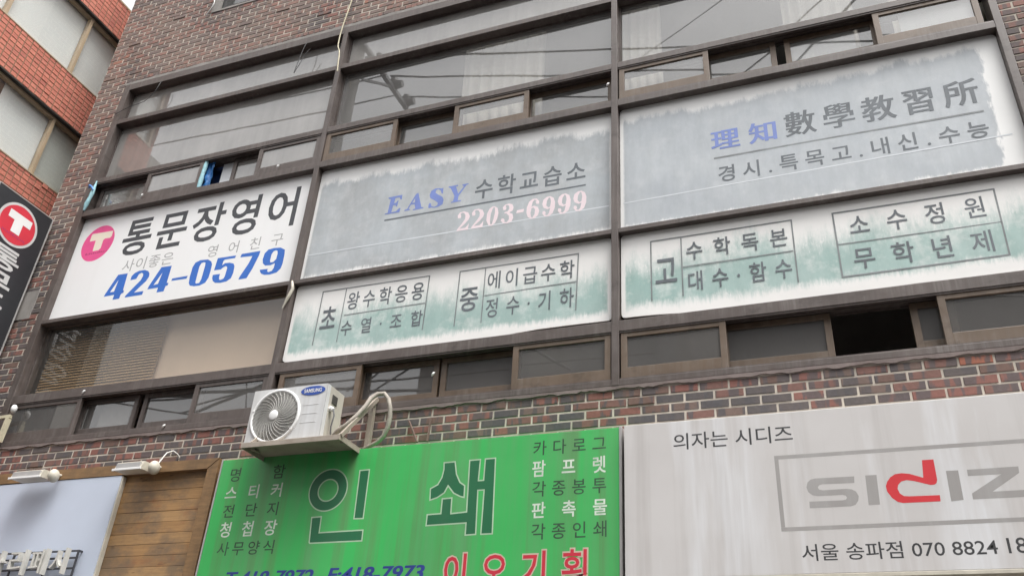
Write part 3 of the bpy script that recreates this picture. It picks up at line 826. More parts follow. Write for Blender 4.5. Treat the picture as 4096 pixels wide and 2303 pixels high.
# window of the storey above
mb = MB()
mb.bbox(UX0, UX0+0.05, 0.03, 0.14, UZ0, UZ1, 0.003); mb.bbox(UX1-0.05, UX1, 0.03, 0.14, UZ0, UZ1, 0.003)
mb.bbox(UX0+0.05, UX1-0.05, 0.032, 0.14, UZ0, UZ0+0.05, 0.003); mb.bbox(UX0+0.05, UX1-0.05, 0.032, 0.14, UZ1-0.05, UZ1, 0.003)
mb.bbox(UX0+1.05, UX0+1.10, 0.034, 0.13, UZ0+0.05, UZ1-0.05, 0.003)
w = mb.build('window', M_nb_dark, bld)
pane(UX0+0.045, UX1-0.045, UZ0+0.045, UZ1-0.045, 0.09, M_nb_glass, w)
mb = MB(); mb.box(UX0-0.12, UX0+0.001, 0.006, 0.05, UZ0-0.03, UZ1); mb.box(UX0-0.12, UX1, 0.008, 0.03, UZ0-0.03, UZ0-0.002)
mb.build('window_trim', M_cement, w)

# rooms behind the panes
def room(z0, z1, m, mc, depth=4.5):
    mb = MB()
    x0, x1, y0, y1 = -7.75, 3.4, 0.17, depth
    mb.quad((x0,y1,z0),(x1,y1,z0),(x1,y1,z1),(x0,y1,z1))
    mb.quad((x0,y0,z0),(x0,y1,z0),(x0,y1,z1),(x0,y0,z1))
    mb.quad((x1,y0,z0),(x1,y1,z0),(x1,y1,z1),(x1,y0,z1))
    mb.quad((x0,y0,z0),(x1,y0,z0),(x1,y1,z0),(x0,y1,z0))
    mb.build('interior_wall', m, bld)
    mb = MB(); mb.quad((x0,y0,z1),(x1,y0,z1),(x1,y1,z1),(x0,y1,z1))
    mb.build('ceiling', mc, bld)
room(6.82, 8.80, M_room, M_room)
room(3.4, 6.70, M_room_low, M_room_low, 1.5)
room(9.5, 11.6, M_room, M_room, 3.0)

# ------------------------------------------------------------------ things hanging behind the panes
def curtain(name, x0, x1, z0, z1, y, n_fold, amp, mat, label, group, seed=1):
    r = random.Random(seed)
    nx, nz = n_fold*10, 10
    vs, fs = [], []
    ph = [r.uniform(0.7, 1.3) for _ in range(n_fold+2)]
    for k in range(nz+1):
        t = k/nz
        for i in range(nx+1):
            u = i/nx
            s = u*n_fold
            a = amp*(0.5+0.5*(1-t))*ph[int(s)]
            xx = x0+(x1-x0)*u + 0.02*(1-t)*math.sin(5*u+seed)
            vs.append((xx, y + a*math.sin(2*math.pi*s) + 0.3*a*math.sin(5.3*s+2*t), z0+(z1-z0)*t))
    for k in range(nz):
        for i in range(nx):
            q = k*(nx+1)+i
            fs.append((q, q+1, q+nx+2, q+nx+1))
    mb = MB(); mb.add(vs, fs, 0, True)
    o = mb.build(name, mat)
    sol = o.modifiers.new('thickness', 'SOLIDIFY'); sol.thickness = 0.003
    return tag(o, label, 'curtain', group)
CG = 'white curtains behind the upper panes'
curtain('curtain', -3.07, -2.20, 6.95, 8.62, 0.26, 7, 0.035, M_curtain, 'white pleated curtain behind the middle bay pane, left of the long mullion', CG, 1)
curtain('curtain', -1.48, -1.075, 6.95, 8.55, 0.26, 5, 0.03, M_curtain, 'narrow gathered white curtain at the left edge of the right bay', CG, 2)
curtain('curtain', 0.0, 0.56, 6.95, 8.60, 0.26, 6, 0.03, M_curtain, 'white curtain halfway along the right bay, above a bright sash', CG, 3)
curtain('curtain', 0.86, 1.62, 6.95, 8.60, 0.26, 6, 0.03, M_curtain, 'white curtain at the far right end of the upper window band', CG, 4)
mb = MB(); mb.box(-6.534, -4.40, 0.235, 0.239, 4.70, 5.72)
t = thing('roller_blind', 'beige roller blind drawn down behind the big pane under the phone number sign', 'blind', (-5.47, 0.237, 5.74))
mb.build('blind_cloth', M_blind, t)
mb = MB(); mb.tube([(-6.56, 0.25, 5.745), (-4.39, 0.25, 5.745)], 0.028, 12); mb.build('blind_roller', M_white, t)
mb = MB()
for k in range(34):
    z = 4.72 + k*0.03
    mb.add([(-7.33, 0.196, z-0.015), (-5.9, 0.196, z-0.015), (-5.9, 0.204, z+0.004), (-7.33, 0.204, z+0.004), (-7.33, 0.212, z+0.013), (-5.9, 0.212, z+0.013)], [(0,1,2,3), (3,2,5,4)])
t = thing('venetian_blind', 'brown slatted blind behind the left part of the big pane under the phone number sign', 'blind', (-6.6, 0.27, 5.78))
mb.build('slats', M_slat, t)
mb = MB(); mb.box(-7.34, -5.89, 0.19, 0.225, 5.745, 5.79); mb.build('head_rail', M_slat, t)
mb = MB()
for x in (-7.0, -6.2): mb.tube([(x, 0.194, 4.72), (x, 0.194, 5.74)], 0.0015, 5)
mb.build('cord', M_slat, t)
mb = MB(); mb.box(-6.33, -5.99, 0.150, 0.153, 4.29, 4.64)
tag(mb.build('paper_sheet', M_paper), 'pale paper sheet taped inside the second lower sash from the left', 'paper')
mb = MB(); mb.box(-5.69, -5.12, 0.124, 0.128, 6.9, 7.27)
tag(mb.build('paper_sheet', M_paper), 'pale sheet behind the half open sash next to the blue tarpaulin', 'paper')
mb = MB(); mb.box(0.03, 0.53, 0.128, 0.132, 6.92, 7.40)
tag(mb.build('paper_sheet', M_paper), 'white board behind the bright sash right of the dark gap', 'paper')
mb = MB(); mb.box(0.865, 1.41, 0.062, 0.066, 6.96, 7.262)
tag(mb.build('paper_sheet', M_paper), 'cream white board behind the last sash at the top right', 'paper')

# blue tarpaulin stuffed in the open sash, and cloth knotted at the left jamb
def crumple(x0, x1, z0, z1, y, amp, nx, nz, seed, taper=0.0):
    r = random.Random(seed); vs = []; fs = []
    for k in range(nz+1):
        for i in range(nx+1):
            u, t = i/nx, k/nz
            w = 1 - taper*abs(t-0.5)
            vs.append((x0+(x1-x0)*(0.5+(u-0.5)*w) + r.uniform(-1, 1)*amp*0.25, y+r.uniform(-amp, amp)+amp*math.sin(9*u+3*t), z0+(z1-z0)*t))
    for k in range(nz):
        for i in range(nx):
            q = k*(nx+1)+i; fs.append((q, q+1, q+nx+2, q+nx+1))
    return vs, fs
t = thing('tarpaulin', 'crumpled bright blue tarpaulin showing in the open upper left sash', 'tarpaulin', (-5.75, 0.16, 6.92))
mb = MB(); mb.add(*crumple(-5.87, -5.76, 6.92, 7.30, 0.075, 0.014, 5, 14, 3), 0, True)
o = mb.build('front_fold', M_tarp, t); o.modifiers.new('thickness', 'SOLIDIFY').thickness = 0.003
mb = MB(); mb.add(*crumple(-6.0, -5.50, 6.88, 7.42, 0.20, 0.02, 8, 10, 4), 0, True)
o = mb.build('back_sheet', M_tarp_dark, t); o.modifiers.new('thickness', 'SOLIDIFY').thickness = 0.003
mb = MB(); mb.tube([(-5.848, 0.03, 6.925), (-5.842, 0.026, 7.02), (-5.846, 0.03, 7.12), (-5.838, 0.028, 7.2), (-5.842, 0.034, 7.278)], [0.02, 0.024, 0.02, 0.023, 0.018], 8)
mb.build('edge_roll', M_pale_cloth, t)
t = thing('cloth_strip', 'pale blue cloth strip knotted beside the left jamb above the phone number sign', 'cloth', (-7.31, 0.0, 6.92))
mb = MB(); mb.tube([(-7.33, -0.008, 6.915), (-7.318, -0.014, 6.99), (-7.305, -0.012, 7.07), (-7.298, -0.010, 7.14), (-7.30, -0.006, 7.22), (-7.308, 0.0, 7.31)], [0.012, 0.024, 0.019, 0.023, 0.015, 0.007], 9)
mb.build('strip', M_pale_cloth, t)
mb = MB(); mb.tube([(-7.37, -0.016, 7.215), (-7.335, -0.04, 7.222), (-7.30, -0.044, 7.20), (-7.275, -0.03, 7.16)], [0.006, 0.017, 0.012, 0.007], 8)
mb.build('knot', M_tarp, t)

# white plastic strip and flecks of caulk
mb = MB(); mb.tube([(-4.39, -0.012, 5.545), (-4.372, -0.02, 5.50), (-4.362, -0.018, 5.46), (-4.40, -0.016, 5.36), (-4.432, -0.012, 5.272)], [0.010, 0.014, 0.015, 0.014, 0.006], 6)
tag(mb.build('plastic_strip', M_white_plastic), 'yellowed plastic strip hanging off the mullion at the phone sign corner', 'strip')
for (x, z), lb in zip([(-4.869, 6.958), (-5.402, 4.262), (-2.885, 4.47), (-6.454, 4.69), (-6.56, 6.955), (-1.50, 7.10)],
                      ['white caulk fleck on the sash right of the blue tarpaulin', 'white caulk fleck on the sill left of the air conditioner',
                       'white caulk fleck between two dark sashes under the teal sign', 'white caulk fleck on the rail under the brown slatted blind',
                       'white caulk fleck on the stile right of the pale blue cloth', 'white caulk fleck on the last sash of the middle bay']):
    mb = MB(); r = random.Random(int(x*100))
    mb.tube([(x-0.012, 0.0, z-0.016), (x-0.004, -0.006, z-0.004), (x+0.004, -0.005, z+0.008), (x+0.012, 0.0, z+0.016)], [0.003, 0.010, 0.009, 0.003], 6)
    tag(mb.build('caulk_fleck', M_white), lb, 'caulk', 'caulk flecks on the window frames')

# ------------------------------------------------------------------ signs in the window band
ADV = {'통문장영어': (1.02, .018), '사이좋은': (0.95, .0), '영어친구': (1.55, .0), '수학교습소': (1.07, .016), '왕수학응용': (1.12, .008),
       '수열·조합': (1.5, .008), '에이급수학': (1.08, .008), '정수·기하': (1.35, .008), '理知': (1.29, .008), '數學教習所': (1.17, .006),
       '경시.특목고.내신.수능': (1.16, .012), '수학독본': (1.41, .008), '대수·함수': (1.29, .008), '소수정원': (1.6, .008), '무학년제': (1.5, .008),
       '명함': (3.1, .008), '스티커': (1.68, .012), '전단지': (1.6, .008), '청첩장': (1.6, .012), '사무양식': (1.12, .008),
       '카다로그': (1.25, .008), '팜프렛': (1.9, .014), '각종봉투': (1.25, .008), '판촉물': (1.9, .014), '각종인쇄': (1.25, .008), '이오기획': (1.28, .012)}
def line_shape(body, x0, x1, z0, z1, extra=0.0, bold=None):
    if body in ADV:
        a, b = ADV[body]
        s = set_text(body, a, 0.45 if '.' in body else 0.5, (b if bold is None else bold)+extra)
    else:
        s = set_text(body, None, 0.5, (0.012 if bold is None else bold)+extra)
    return fit(s, x0, x1, z0, z1)
def letters(body, x0, x1, z0, z1, name, mat, parent, y, extra=0.0, smear=None):
    """widely spaced writing: one part for each character"""
    a, b = ADV[body]
    k, whole = 0, line_shape(body, x0, x1, z0, z1, extra)
    fk = 0
    for ch in body:
        v, f = glyphs(ch, b+extra)
        vs = whole[0][k:k+len(v)]; fs = [[i-k for i in q] for q in whole[1][fk:fk+len(f)]]
        flat([(vs, fs)], y, name, mat, parent, smear)
        k += len(v); fk += len(f)
def write(body, x0, x1, z0, z1, mat, parent, y, smear=None):
    if body in ADV and ADV[body][0] >= 1.15:
        letters(body, x0, x1, z0, z1, 'letter', mat, parent, y, 0.0, smear)
    else:
        flat([line_shape(body, x0, x1, z0, z1)], y, 'lettering', mat, parent, smear)
def words(key):
    return [t for t in TEXTS if t[0] == key]

def panel(x0, x1, ztop, zbot, y, th, nx=60, r=0.03, bulge=0.0, seed=2):
    """stretched sign skin on a board: rounded corners, zbot may be a function of x"""
    zb = zbot if callable(zbot) else (lambda x: zbot)
    rr = random.Random(seed)
    us = []
    for k in range(7):
        an = math.pi/2*k/6
        us.append((r*(1-math.cos(an)), r*(1-math.sin(an))))
    xs = [(x0+u, dz) for u, dz in us] + [(x0+r+(x1-x0-2*r)*i/nx, 0.0) for i in range(1, nx)] + [(x1-u, dz) for u, dz in reversed(us)]
    mb = MB(); vs = []; fs = []
    n = len(xs); nz = 14
    for layer, yy in ((0, y), (1, y+th)):
        for k in range(nz+1):
            t = k/nz
            for x, dz in xs:
                a, b = ztop-dz, zb(x)+dz
                w = bulge*math.sin(math.pi*t)*(0.6*math.sin(1.9*x+seed)+0.4*math.sin(4.3*x+2*seed)) if layer == 0 else 0
                vs.append((x, yy+w, a+(b-a)*t))
    N = n*(nz+1)
    for k in range(nz):
        for i in range(n-1):
            q = k*n+i
            fs.append((q, q+1, q+n+1, q+n)); fs.append((N+q, N+q+n, N+q+n+1, N+q+1))
        fs.append((k*n, (k+1)*n, N+(k+1)*n, N+k*n)); q = k*n+n-1; fs.append((q, N+q, N+q+n, q+n))
    for i in range(n-1):
        fs.append((i, N+i, N+i+1, i+1)); q = nz*n+i; fs.append((q, q+1, N+q+1, N+q))
    mb.add(vs, fs)
    return mb

YT = 0.0697
# -- the white phone number sign
t = thing('window_sign', 'clean white sign with a magenta circle, charcoal Korean letters and a blue 424-0579', 'sign', (-5.88, 0.07, 5.57), 'sign panels filling the window band')
panel(-7.345, -4.433, 6.837, 5.566, 0.070, 0.03, r=0.006).build('panel', M_flex_white, t)
for k, body, x0, x1, z0, z1 in words('c1'):
    if body == '424-0579': continue
    write(body, x0, x1, z0, z1, M_ink_dark if body == '통문장영어' else M_ink_pale, t, YT)
flat([poly_shape(POLY[k]) for k in ('four', 'two_i', 'four_b', 'dash_i', 'zero_i', 'five_i', 'seven_i', 'nine_i')], YT, 'lettering', M_ink_blue, t)
e = flat([poly_shape([circle(-7.043, 6.484, 0.210, 0.224)])], YT, 'emblem', M_magenta, t)
flat([poly_shape([POLY['emb'][1]])], YT-0.0002, 'emblem_letter', M_cream, e)
rnd = random.Random(2)
mk = []
x = -7.165
while x < -6.885:
    w = rnd.uniform(0.012, 0.024); h = rnd.uniform(0.012, 0.022)
    mk.append(([(x, 6.353), (x+w, 6.353), (x+w*0.8, 6.353+h), (x+w*0.15, 6.353+h)], [[0, 1, 2, 3]])); x += w+0.006
flat(mk, YT-0.0002, 'small_print', M_maroon, e)

# -- the two faded grey banners
WHITE_F = (0.80, 0.80, 0.79)
t = thing('window_sign', 'weathered grey banner reading EASY with pale pink digits, worn white at the edges', 'sign', (-2.9, 0.07, 5.57), 'sign panels filling the window band')
mB = banner_mat('faded_grey_print', WHITE_F, (0.43, 0.465, 0.49), (0.36, 0.375, 0.385), -4.376, -1.472, 5.566, 6.837, 0.145, 0.09, 0.17, 0.030, 0.06, 0.10, 0.02, 0.20)
panel(-4.373, -1.475, 6.836, 5.567, 0.070, 0.03, r=0.035, bulge=0.0008, seed=3).build('panel', mB, t)
for k, body, x0, x1, z0, z1 in words('c2'):
    write(body, x0, x1, z0, z1, M_ink_faded, t, 0.0690)
for k in 'EASY': flat([poly_shape(POLY[k])], 0.0690, 'letter', M_ink_fblue, t)
def shifted(loops, dx, dz, turn=None):
    if turn:
        return [[(2*turn[0]-x+dx, 2*turn[1]-z+dz) for x, z in lp] for lp in loops]
    return [[(x+dx, z+dz) for x, z in lp] for lp in loops]
sc = (-2.164, 5.949)
dig = [POLY['two'], shifted(POLY['two'], 0.134, 0.001), POLY['zero'], POLY['three'], POLY['dash'], POLY['six']]
dig += [shifted(POLY['six'], cx-sc[0], 5.945-sc[1], sc) for cx in (-2.027, -1.891, -1.756)]
flat([poly_shape(d) for d in dig], 0.0690, 'lettering', M_ink_pink, t)
flat([strip(*POLY['under2'][0], 0.016)], 0.0690, 'underline', M_ink_faded, t)
flat([strip((-4.345, 5.860), (-1.51, 5.845), 0.012)], 0.0692, 'seam', M_seam, t)

t = thing('window_sign', 'weathered grey banner with blue and dark Chinese characters, ragged white down its right side', 'sign', (0.03, 0.07, 5.57), 'sign panels filling the window band')
mB = banner_mat('faded_bluegrey_print', WHITE_F, (0.395, 0.425, 0.455), (0.44, 0.468, 0.49), -1.416, 1.485, 5.566, 6.837, 0.095, 0.08, 0.13, 0.022, 0.05, 0.08, 0.17, 0.15)
panel(-1.413, 1.482, 6.836, 5.567, 0.070, 0.03, r=0.035, bulge=0.0008, seed=5).build('panel', mB, t)
for k, body, x0, x1, z0, z1 in words('c3'):
    han = body in ('理知', '數學教習所')
    write(body, x0, x1, z0, z1, M_ink_fblue if body == '理知' else M_ink_faded, t, 0.0690, [-0.004, 0.0, 0.004] if han else None)
flat([strip(*POLY['under3'][0], 0.016)], 0.0690, 'underline', M_ink_mid, t)
flat([strip((-1.39, 5.845), (1.40, 5.876), 0.011)], 0.0692, 'seam', M_seam, t)

# -- the two teal banners under them
def sag2(x):
    u = (x+4.345)/2.845
    return 4.778 - 0.030*math.sin(math.pi*min(1, u*1.25)) + 0.006*math.sin(9*u) - 0.012*math.exp(-((u-0.03)/0.03)**2)
def sag3(x):
    u = (x+1.41)/2.80
    return 4.790 - 0.062*math.exp(-((u-0.36)/0.20)**2) - 0.030*u + 0.005*math.sin(11*u)
TEAL = ((0.36, 0.475, 0.45), (0.285, 0.42, 0.39))
t = thing('window_sign', 'teal streaked white banner with two ruled tables of Korean words, under the EASY banner', 'sign', (-2.9, 0.04, 4.77), 'sign panels filling the window band')
mB = banner_mat('faded_teal_print', (0.80, 0.79, 0.77), TEAL[0], TEAL[1], -4.366, -1.482, 4.775, 5.523, 0.17, 0.30, 0.26, 0.035, 0.07, 0.11, 0.02, 0.55)
panel(-4.366, -1.482, 5.520, sag2, 0.055, 0.012, r=0.03, bulge=0.002, seed=4).build('panel', mB, t)
for k, body, x0, x1, z0, z1 in words('s2'):
    write(body, x0, x1, z0, z1, M_ink_faded, t, 0.0526)
for key in ('box2a', 'box2b'):
    b = POLY[key]
    flat(frame_lines(b[0], 0.010, (2,)) + [strip_in(*q, 0.009, 0.006) for q in b[1:]], 0.0528, 'ruled_table', M_ink_mid, t)
t = thing('window_sign', 'teal streaked white banner with two ruled tables, under the banner of Chinese characters', 'sign', (0.03, 0.04, 4.77), 'sign panels filling the window band')
mB = banner_mat('faded_teal_print', (0.80, 0.79, 0.77), TEAL[0], TEAL[1], -1.408, 1.478, 4.77, 5.523, 0.13, 0.30, 0.28, 0.05, 0.09, 0.12, 0.05, 0.60)
panel(-1.408, 1.478, 5.520, sag3, 0.055, 0.012, r=0.03, bulge=0.002, seed=9).build('panel', mB, t)
for k, body, x0, x1, z0, z1 in words('s3'):
    write(body, x0, x1, z0, z1, M_ink_faded, t, 0.0526)
b = POLY['box3a']
flat(frame_lines(b[0], 0.010, (2,)) + [strip_in(*q, 0.009, 0.006) for q in b[1:]], 0.0528, 'ruled_table', M_ink_mid, t)
b = POLY['box3b']
flat(frame_lines(b[0], 0.012) + [strip_in(b[1][0], b[1][1], 0.008, 0.007)], 0.0528, 'ruled_table', M_ink_mid, t)

# ------------------------------------------------------------------ green print shop sign
GY = -0.18
t = thing('shop_sign', 'rain streaked bright green shop sign with large dark green Korean letters', 'sign', (-2.95, GY, 2.62), 'shop signs above the ground floor')
mb = MB(); mb.bbox(-4.535, -1.372, GY, 0.0, 2.62, 3.832, 0.004); mb.build('panel', M_green, t)
mb = MB(); mb.bbox(-4.548, -4.536, GY-0.004, 0.0, 2.615, 3.838, 0.003); mb.build('edge_trim', M_alu, t)
mb = MB(); mb.bbox(-1.371, -1.352, GY-0.004, 0.0, 2.615, 3.838, 0.003); mb.build('edge_trim', M_alu, t)
for k, body, x0, x1, z0, z1 in words('g'):
    white = body in ('스티커', '청첩장', '팜프렛', '판촉물')
    if body == '이오기획':
        letters(body, x0-0.010, x1+0.010, z0-0.010, z1+0.010, 'letter_outline', M_red_line, t, GY-0.0003, 0.034)
        letters(body, x0, x1, z0, z1, 'letter', M_red_ink, t, GY-0.0006)
    elif ':' in body:
        z0 = z1-0.098
        vs, fs = line_shape(body, x0, x1, z0, z1, 0, 0.014)
        flat([([(x+(z-z0)*0.22-0.01, z) for x, z in vs], fs)], GY-0.0004, 'lettering', M_navy, t, smear=[-0.003, 0.003])
    else:
        write(body, x0, x1, z0, z1, M_white_ink if white else M_green_ink, t, GY-0.0004)
ring = [circle(-3.538, 3.536, 0.163, 0.160), circle(-3.538, 3.534, 0.077, 0.076)]
big = [ring, POLY['inbar'], POLY['inL'], POLY['swS'], POLY['swO']]
for q in (big[:3], big[3:]): flat([poly_shape(w_) for w_ in q], GY-0.0003, 'letter_outline', M_green_line, t)
def inset(loops, d):
    out = []
    for lp in loops:
        a = sum(lp[i][0]*lp[(i+1) % len(lp)][1]-lp[(i+1) % len(lp)][0]*lp[i][1] for i in range(len(lp)))
        s = 1 if a > 0 else -1
        if lp is not loops[0]: s = -s
        n = len(lp); q = []
        for i in range(n):
            p0, p1, p2 = Vector(lp[i-1]), Vector(lp[i]), Vector(lp[(i+1) % n])
            e1, e2 = (p1-p0).normalized(), (p2-p1).normalized()
            n1, n2 = Vector((-e1.y, e1.x))*s, Vector((-e2.y, e2.x))*s
            m = (n1+n2)
            if m.length < 0.3: m = n1
            m.normalize()
            q.append(tuple(p1 + m*d/max(0.5, m.dot(n1))))
        out.append(q)
    return out
for q in (big[:3], big[3:]): flat([poly_shape(inset(w_, 0.0095)) for w_ in q], GY-0.0006, 'letter', M_green_dark, t)

# ------------------------------------------------------------------ silver white chair shop sign
WY = -0.22
t = thing('shop_sign', 'silvery white chair shop sign with a red and grey logo in a grey outline', 'sign', (0.8, WY, 2.83), 'shop signs above the ground floor')
mb = MB(); mb.bbox(-1.328, 2.9, WY, 0.0, 2.845, 3.822, 0.004); mb.build('panel', M_brushed, t)
mb = MB(); mb.bbox(-1.336, 2.905, WY-0.003, 0.0, 2.822, 2.8445, 0.003); mb.build('edge_trim', M_white_plastic, t)
for k, body, x0, x1, z0, z1 in words('w'):
    vs, fs = line_shape(body, x0, x1, z0, z1, 0, 0.006)
    # one part for each word: cut where the glyph outlines leave a gap
    spans = sorted((min(vs[i][0] for i in f), max(vs[i][0] for i in f)) for f in fs)
    cuts = []; reach = spans[0][1]
    for a_, b_ in spans:
        if a_ > reach + 0.030: cuts.append((a_+reach)/2)
        reach = max(reach, b_)
    for lo, hi in zip([-9]+cuts, cuts+[9]):
        part = [f for f in fs if lo < vs[f[0]][0] < hi]
        used = sorted({i for f in part for i in f}); ix = {v: k_ for k_, v in enumerate(used)}
        flat([([vs[i] for i in used], [[ix[i] for i in f] for f in part])], WY-0.0003, 'lettering', M_ink_black, t)
flat(frame_lines([(-0.388, 3.534), (1.80, 3.534), (1.80, 3.100), (-0.388, 3.100)], 0.023), WY-0.0003, 'logo_frame', M_logo_grey, t)
for k in ('dS', 'dI', 'dI2', 'dZ'): flat([poly_shape(POLY[k])], WY-0.0003, 'logo_letter', M_logo_grey, t)
flat([poly_shape(POLY['dd'])], WY-0.0004, 'logo_letter', M_logo_red, t)

# ------------------------------------------------------------------ wooden shop front board at the left
t = thing('shop_sign', 'planked wooden signboard with a timber frame and a pale blue board on it', 'sign', (-5.9, -0.1, 2.5), 'shop signs above the ground floor')
mb = MB()
z = 2.45
rnd = random.Random(12)
while z < 3.82:
    h = 0.086
    mb.bbox(-7.9, -4.70, -0.105+rnd.uniform(-0.002, 0.002), -0.07, z+0.0008, min(z+h-0.0008, 3.82), 0.0025)
    z += h
mb.build('planks', M_plank, t)
mb = MB(); mb.box(-7.9, -4.6, -0.069, 0.0, 2.45, 3.86); mb.build('backing', M_iron, t)
mb = MB()
mb.add([(-7.95,-0.155,3.800),(-4.700,-0.155,3.787),(-4.602,-0.155,3.868),(-7.95,-0.155,3.895),(-7.95,-0.07,3.800),(-4.700,-0.07,3.787),(-4.602,-0.07,3.868),(-7.95,-0.07,3.895)],
       [(0,1,2,3),(4,7,6,5),(0,4,5,1),(1,5,6,2),(2,6,7,3),(3,7,4,0)])
mb.build('frame_beam', M_timber, t)
mb = MB()
mb.add([(-4.692,-0.152,2.45),(-4.578,-0.152,2.45),(-4.600,-0.152,3.866),(-4.697,-0.152,3.785),(-4.692,-0.07,2.45),(-4.578,-0.07,2.45),(-4.600,-0.07,3.866),(-4.697,-0.07,3.785)],
       [(0,1,2,3),(4,7,6,5),(0,4,5,1),(1,5,6,2),(2,6,7,3),(3,7,4,0)])
mb.build('frame_post', M_timber, t)
mb = MB(); mb.bbox(-7.95, -5.552, -0.150, -0.106, 2.45, 3.788, 0.003); mb.build('board', M_panel_blue, t)
mb = MB(); mb.bbox(-5.551, -5.535, -0.146, -0.106, 2.45, 3.782, 0.003); mb.build('board_edge', M_white_plastic, t)
# iron ladder with upright letters standing off it
lt = thing('iron_lettering', 'black iron bar grid carrying off white metal letters on the pale blue board', 'sign', (-6.5, -0.2, 2.95))
mb = MB()
for z in (3.176, 3.122, 3.042, 2.978): mb.bar((-7.7, -0.185, z), (-5.725, -0.185, z), 0.013, 0.013)
for x in (-5.728, -6.03, -6.395, -6.75): mb.bar((x, -0.186, 2.972), (x, -0.186, 3.182), 0.013, 0.013)
mb.bar((-5.728, -0.188, 3.176), (-5.728, -0.150, 3.176), 0.014, 0.014); mb.bar((-6.75, -0.188, 3.176), (-6.75, -0.150, 3.176), 0.014, 0.014)
mb.build('bar_grid', M_iron, lt)
def solid_text(body, x0, x1, z0, z1, y0, y1):
    cu = bpy.data.curves.new('tmp', 'FONT'); cu.body = body; cu.offset = 0.0; cu.resolution_u = 3
    vs, fs = fit(_curve_mesh(cu), x0, x1, z0, z1)
    mb = MB()
    n = len(vs)
    edges = {}
    for f in fs:
        for i in range(len(f)):
            a, b = f[i], f[(i+1) % len(f)]
            edges[(a, b)] = 1
    sides = [(a, b) for a, b in edges if (b, a) not in edges]
    mb.add([(x, y0, z) for x, z in vs] + [(x, y1, z) for x, z in vs],
           fs + [[i+n for i in reversed(f)] for f in fs] + [(a, a+n, b+n, b) for a, b in sides])
    return mb
for ch, xa, xb in (('카', -6.60, -6.40), ('리', -6.345, -6.18), ('페', -6.125, -5.965), ('시', -5.905, -5.765)):
    solid_text(ch, xa, xb, 2.985, 3.182, -0.262, -0.222).build('letter', M_letter, lt)

# ------------------------------------------------------------------ floodlights over the board
def floodlight(x0, x1, zc, label):
    t = thing('floodlight', label, 'floodlight', (x1, -0.15, zc), 'white floodlights over the wooden board')
    y = -0.25
    mb = MB()
    prof = [(-0.055, 0.034), (0.030, 0.040), (0.055, 0.010), (0.055, -0.028), (-0.075, -0.036), (-0.078, -0.030)]
    n = len(prof)
    vs = [(x0, y+a, zc+b) for a, b in prof] + [(x1-0.06, y+a, zc+b) for a, b in prof]
    mb.add(vs, [tuple(range(n)), tuple(range(2*n-1, n-1, -1))] + [(i, n+i, n+(i+1) % n, (i+1) % n) for i in range(n)])
    mb.build('housing', M_white_plastic, t)
    mb = MB(); mb.bbox(x0-0.012, x1-0.052, y-0.088, y-0.0785, zc-0.042, zc-0.024, 0.003); mb.build('visor', M_white, t)
    mb = MB(); mb.box(x0+0.015, x1-0.075, y-0.0775, y-0.058, zc-0.030, zc+0.020); mb.build('lamp_glass', M_alu, t)
    bm = bmesh.new(); bmesh.ops.create_uvsphere(bm, u_segments=20, v_segments=12, radius=0.056)
    for v in bm.verts: v.co = (x1+v.co.x*0.75, y+0.0+v.co.y*0.9, zc-0.008+v.co.z*1.0)
    mb = MB(); mb.bm(bm, 0, True); mb.build('end_cap', M_white_plastic, t)
    mb = MB()
    mb.tube([(x1-0.025, y+0.02, zc+0.01), (x1-0.03, y+0.10, zc+0.03), (x1-0.03, -0.03, zc+0.06)], 0.011, 8)
    mb.tube([(x1-0.03, -0.035, zc+0.06), (x1-0.03, -0.005, zc+0.06)], 0.035, 14)
    mb.build('arm', M_white_plastic, t)
    return t
floodlight(-6.58, -6.186, 3.800, 'white floodlight nearer the left edge, above the middle of the pale blue board')
f2 = floodlight(-5.47, -5.14, 3.798, 'white floodlight with a looping grey wire, above the bare planks')
mb = MB(); mb.tube([(-5.14, -0.22, 3.83), (-5.19, -0.14, 3.91), (-5.225, -0.07, 3.985), (-5.20, -0.03, 4.015), (-5.165, -0.01, 3.99), (-5.16, 0.02, 3.965)], 0.006, 7)
mb.build('cable', M_guard, f2)

# ------------------------------------------------------------------ air conditioner outdoor unit
AX0, AX1, AY0, AY1, AZ0, AZ1 = -4.200, -3.548, -0.40, -0.165, 3.858, 4.286
ac = thing('air_conditioner', 'small white air conditioner outdoor unit with a round fan guard, on a wall bracket', 'air conditioner', (-3.87, -0.28, AZ0))
FX, FZ, FR_ = -3.966, 4.058, 0.200
# front with a round opening
def front_face(mb, x0, x1, z0, z1, cx, cz, r, y, n=64):
    out = []
    for i in range(n):
        an = 2*math.pi*i/n
        dx, dz = math.cos(an), math.sin(an)
        k = min(((x1-cx) if dx > 0 else (x0-cx))/dx if abs(dx) > 1e-6 else 9, ((z1-cz) if dz > 0 else (z0-cz))/dz if abs(dz) > 1e-6 else 9)
        out.append((cx+dx*k, cz+dz*k))
    corners = [(x1, z1), (x0, z1), (x0, z0), (x1, z0)]
    for cxn, czn in corners:
        j = min(range(n), key=lambda i: (out[i][0]-cxn)**2+(out[i][1]-czn)**2)
        out[j] = (cxn, czn)
    inn = [(cx+r*math.cos(2*math.pi*i/n), cz+r*math.sin(2*math.pi*i/n)) for i in range(n)]
    vs = [(x, y, z) for x, z in out] + [(x, y, z) for x, z in inn] + [(x, y+0.05, z) for x, z in inn]
    fs = [(i, (i+1) % n, n+(i+1) % n, n+i) for i in range(n)] + [(n+i, n+(i+1) % n, 2*n+(i+1) % n, 2*n+i) for i in range(n)]
    mb.add(vs, fs)
mb = MB()
front_face(mb, AX0, AX1, AZ0, AZ1, FX, FZ, FR_, AY0)
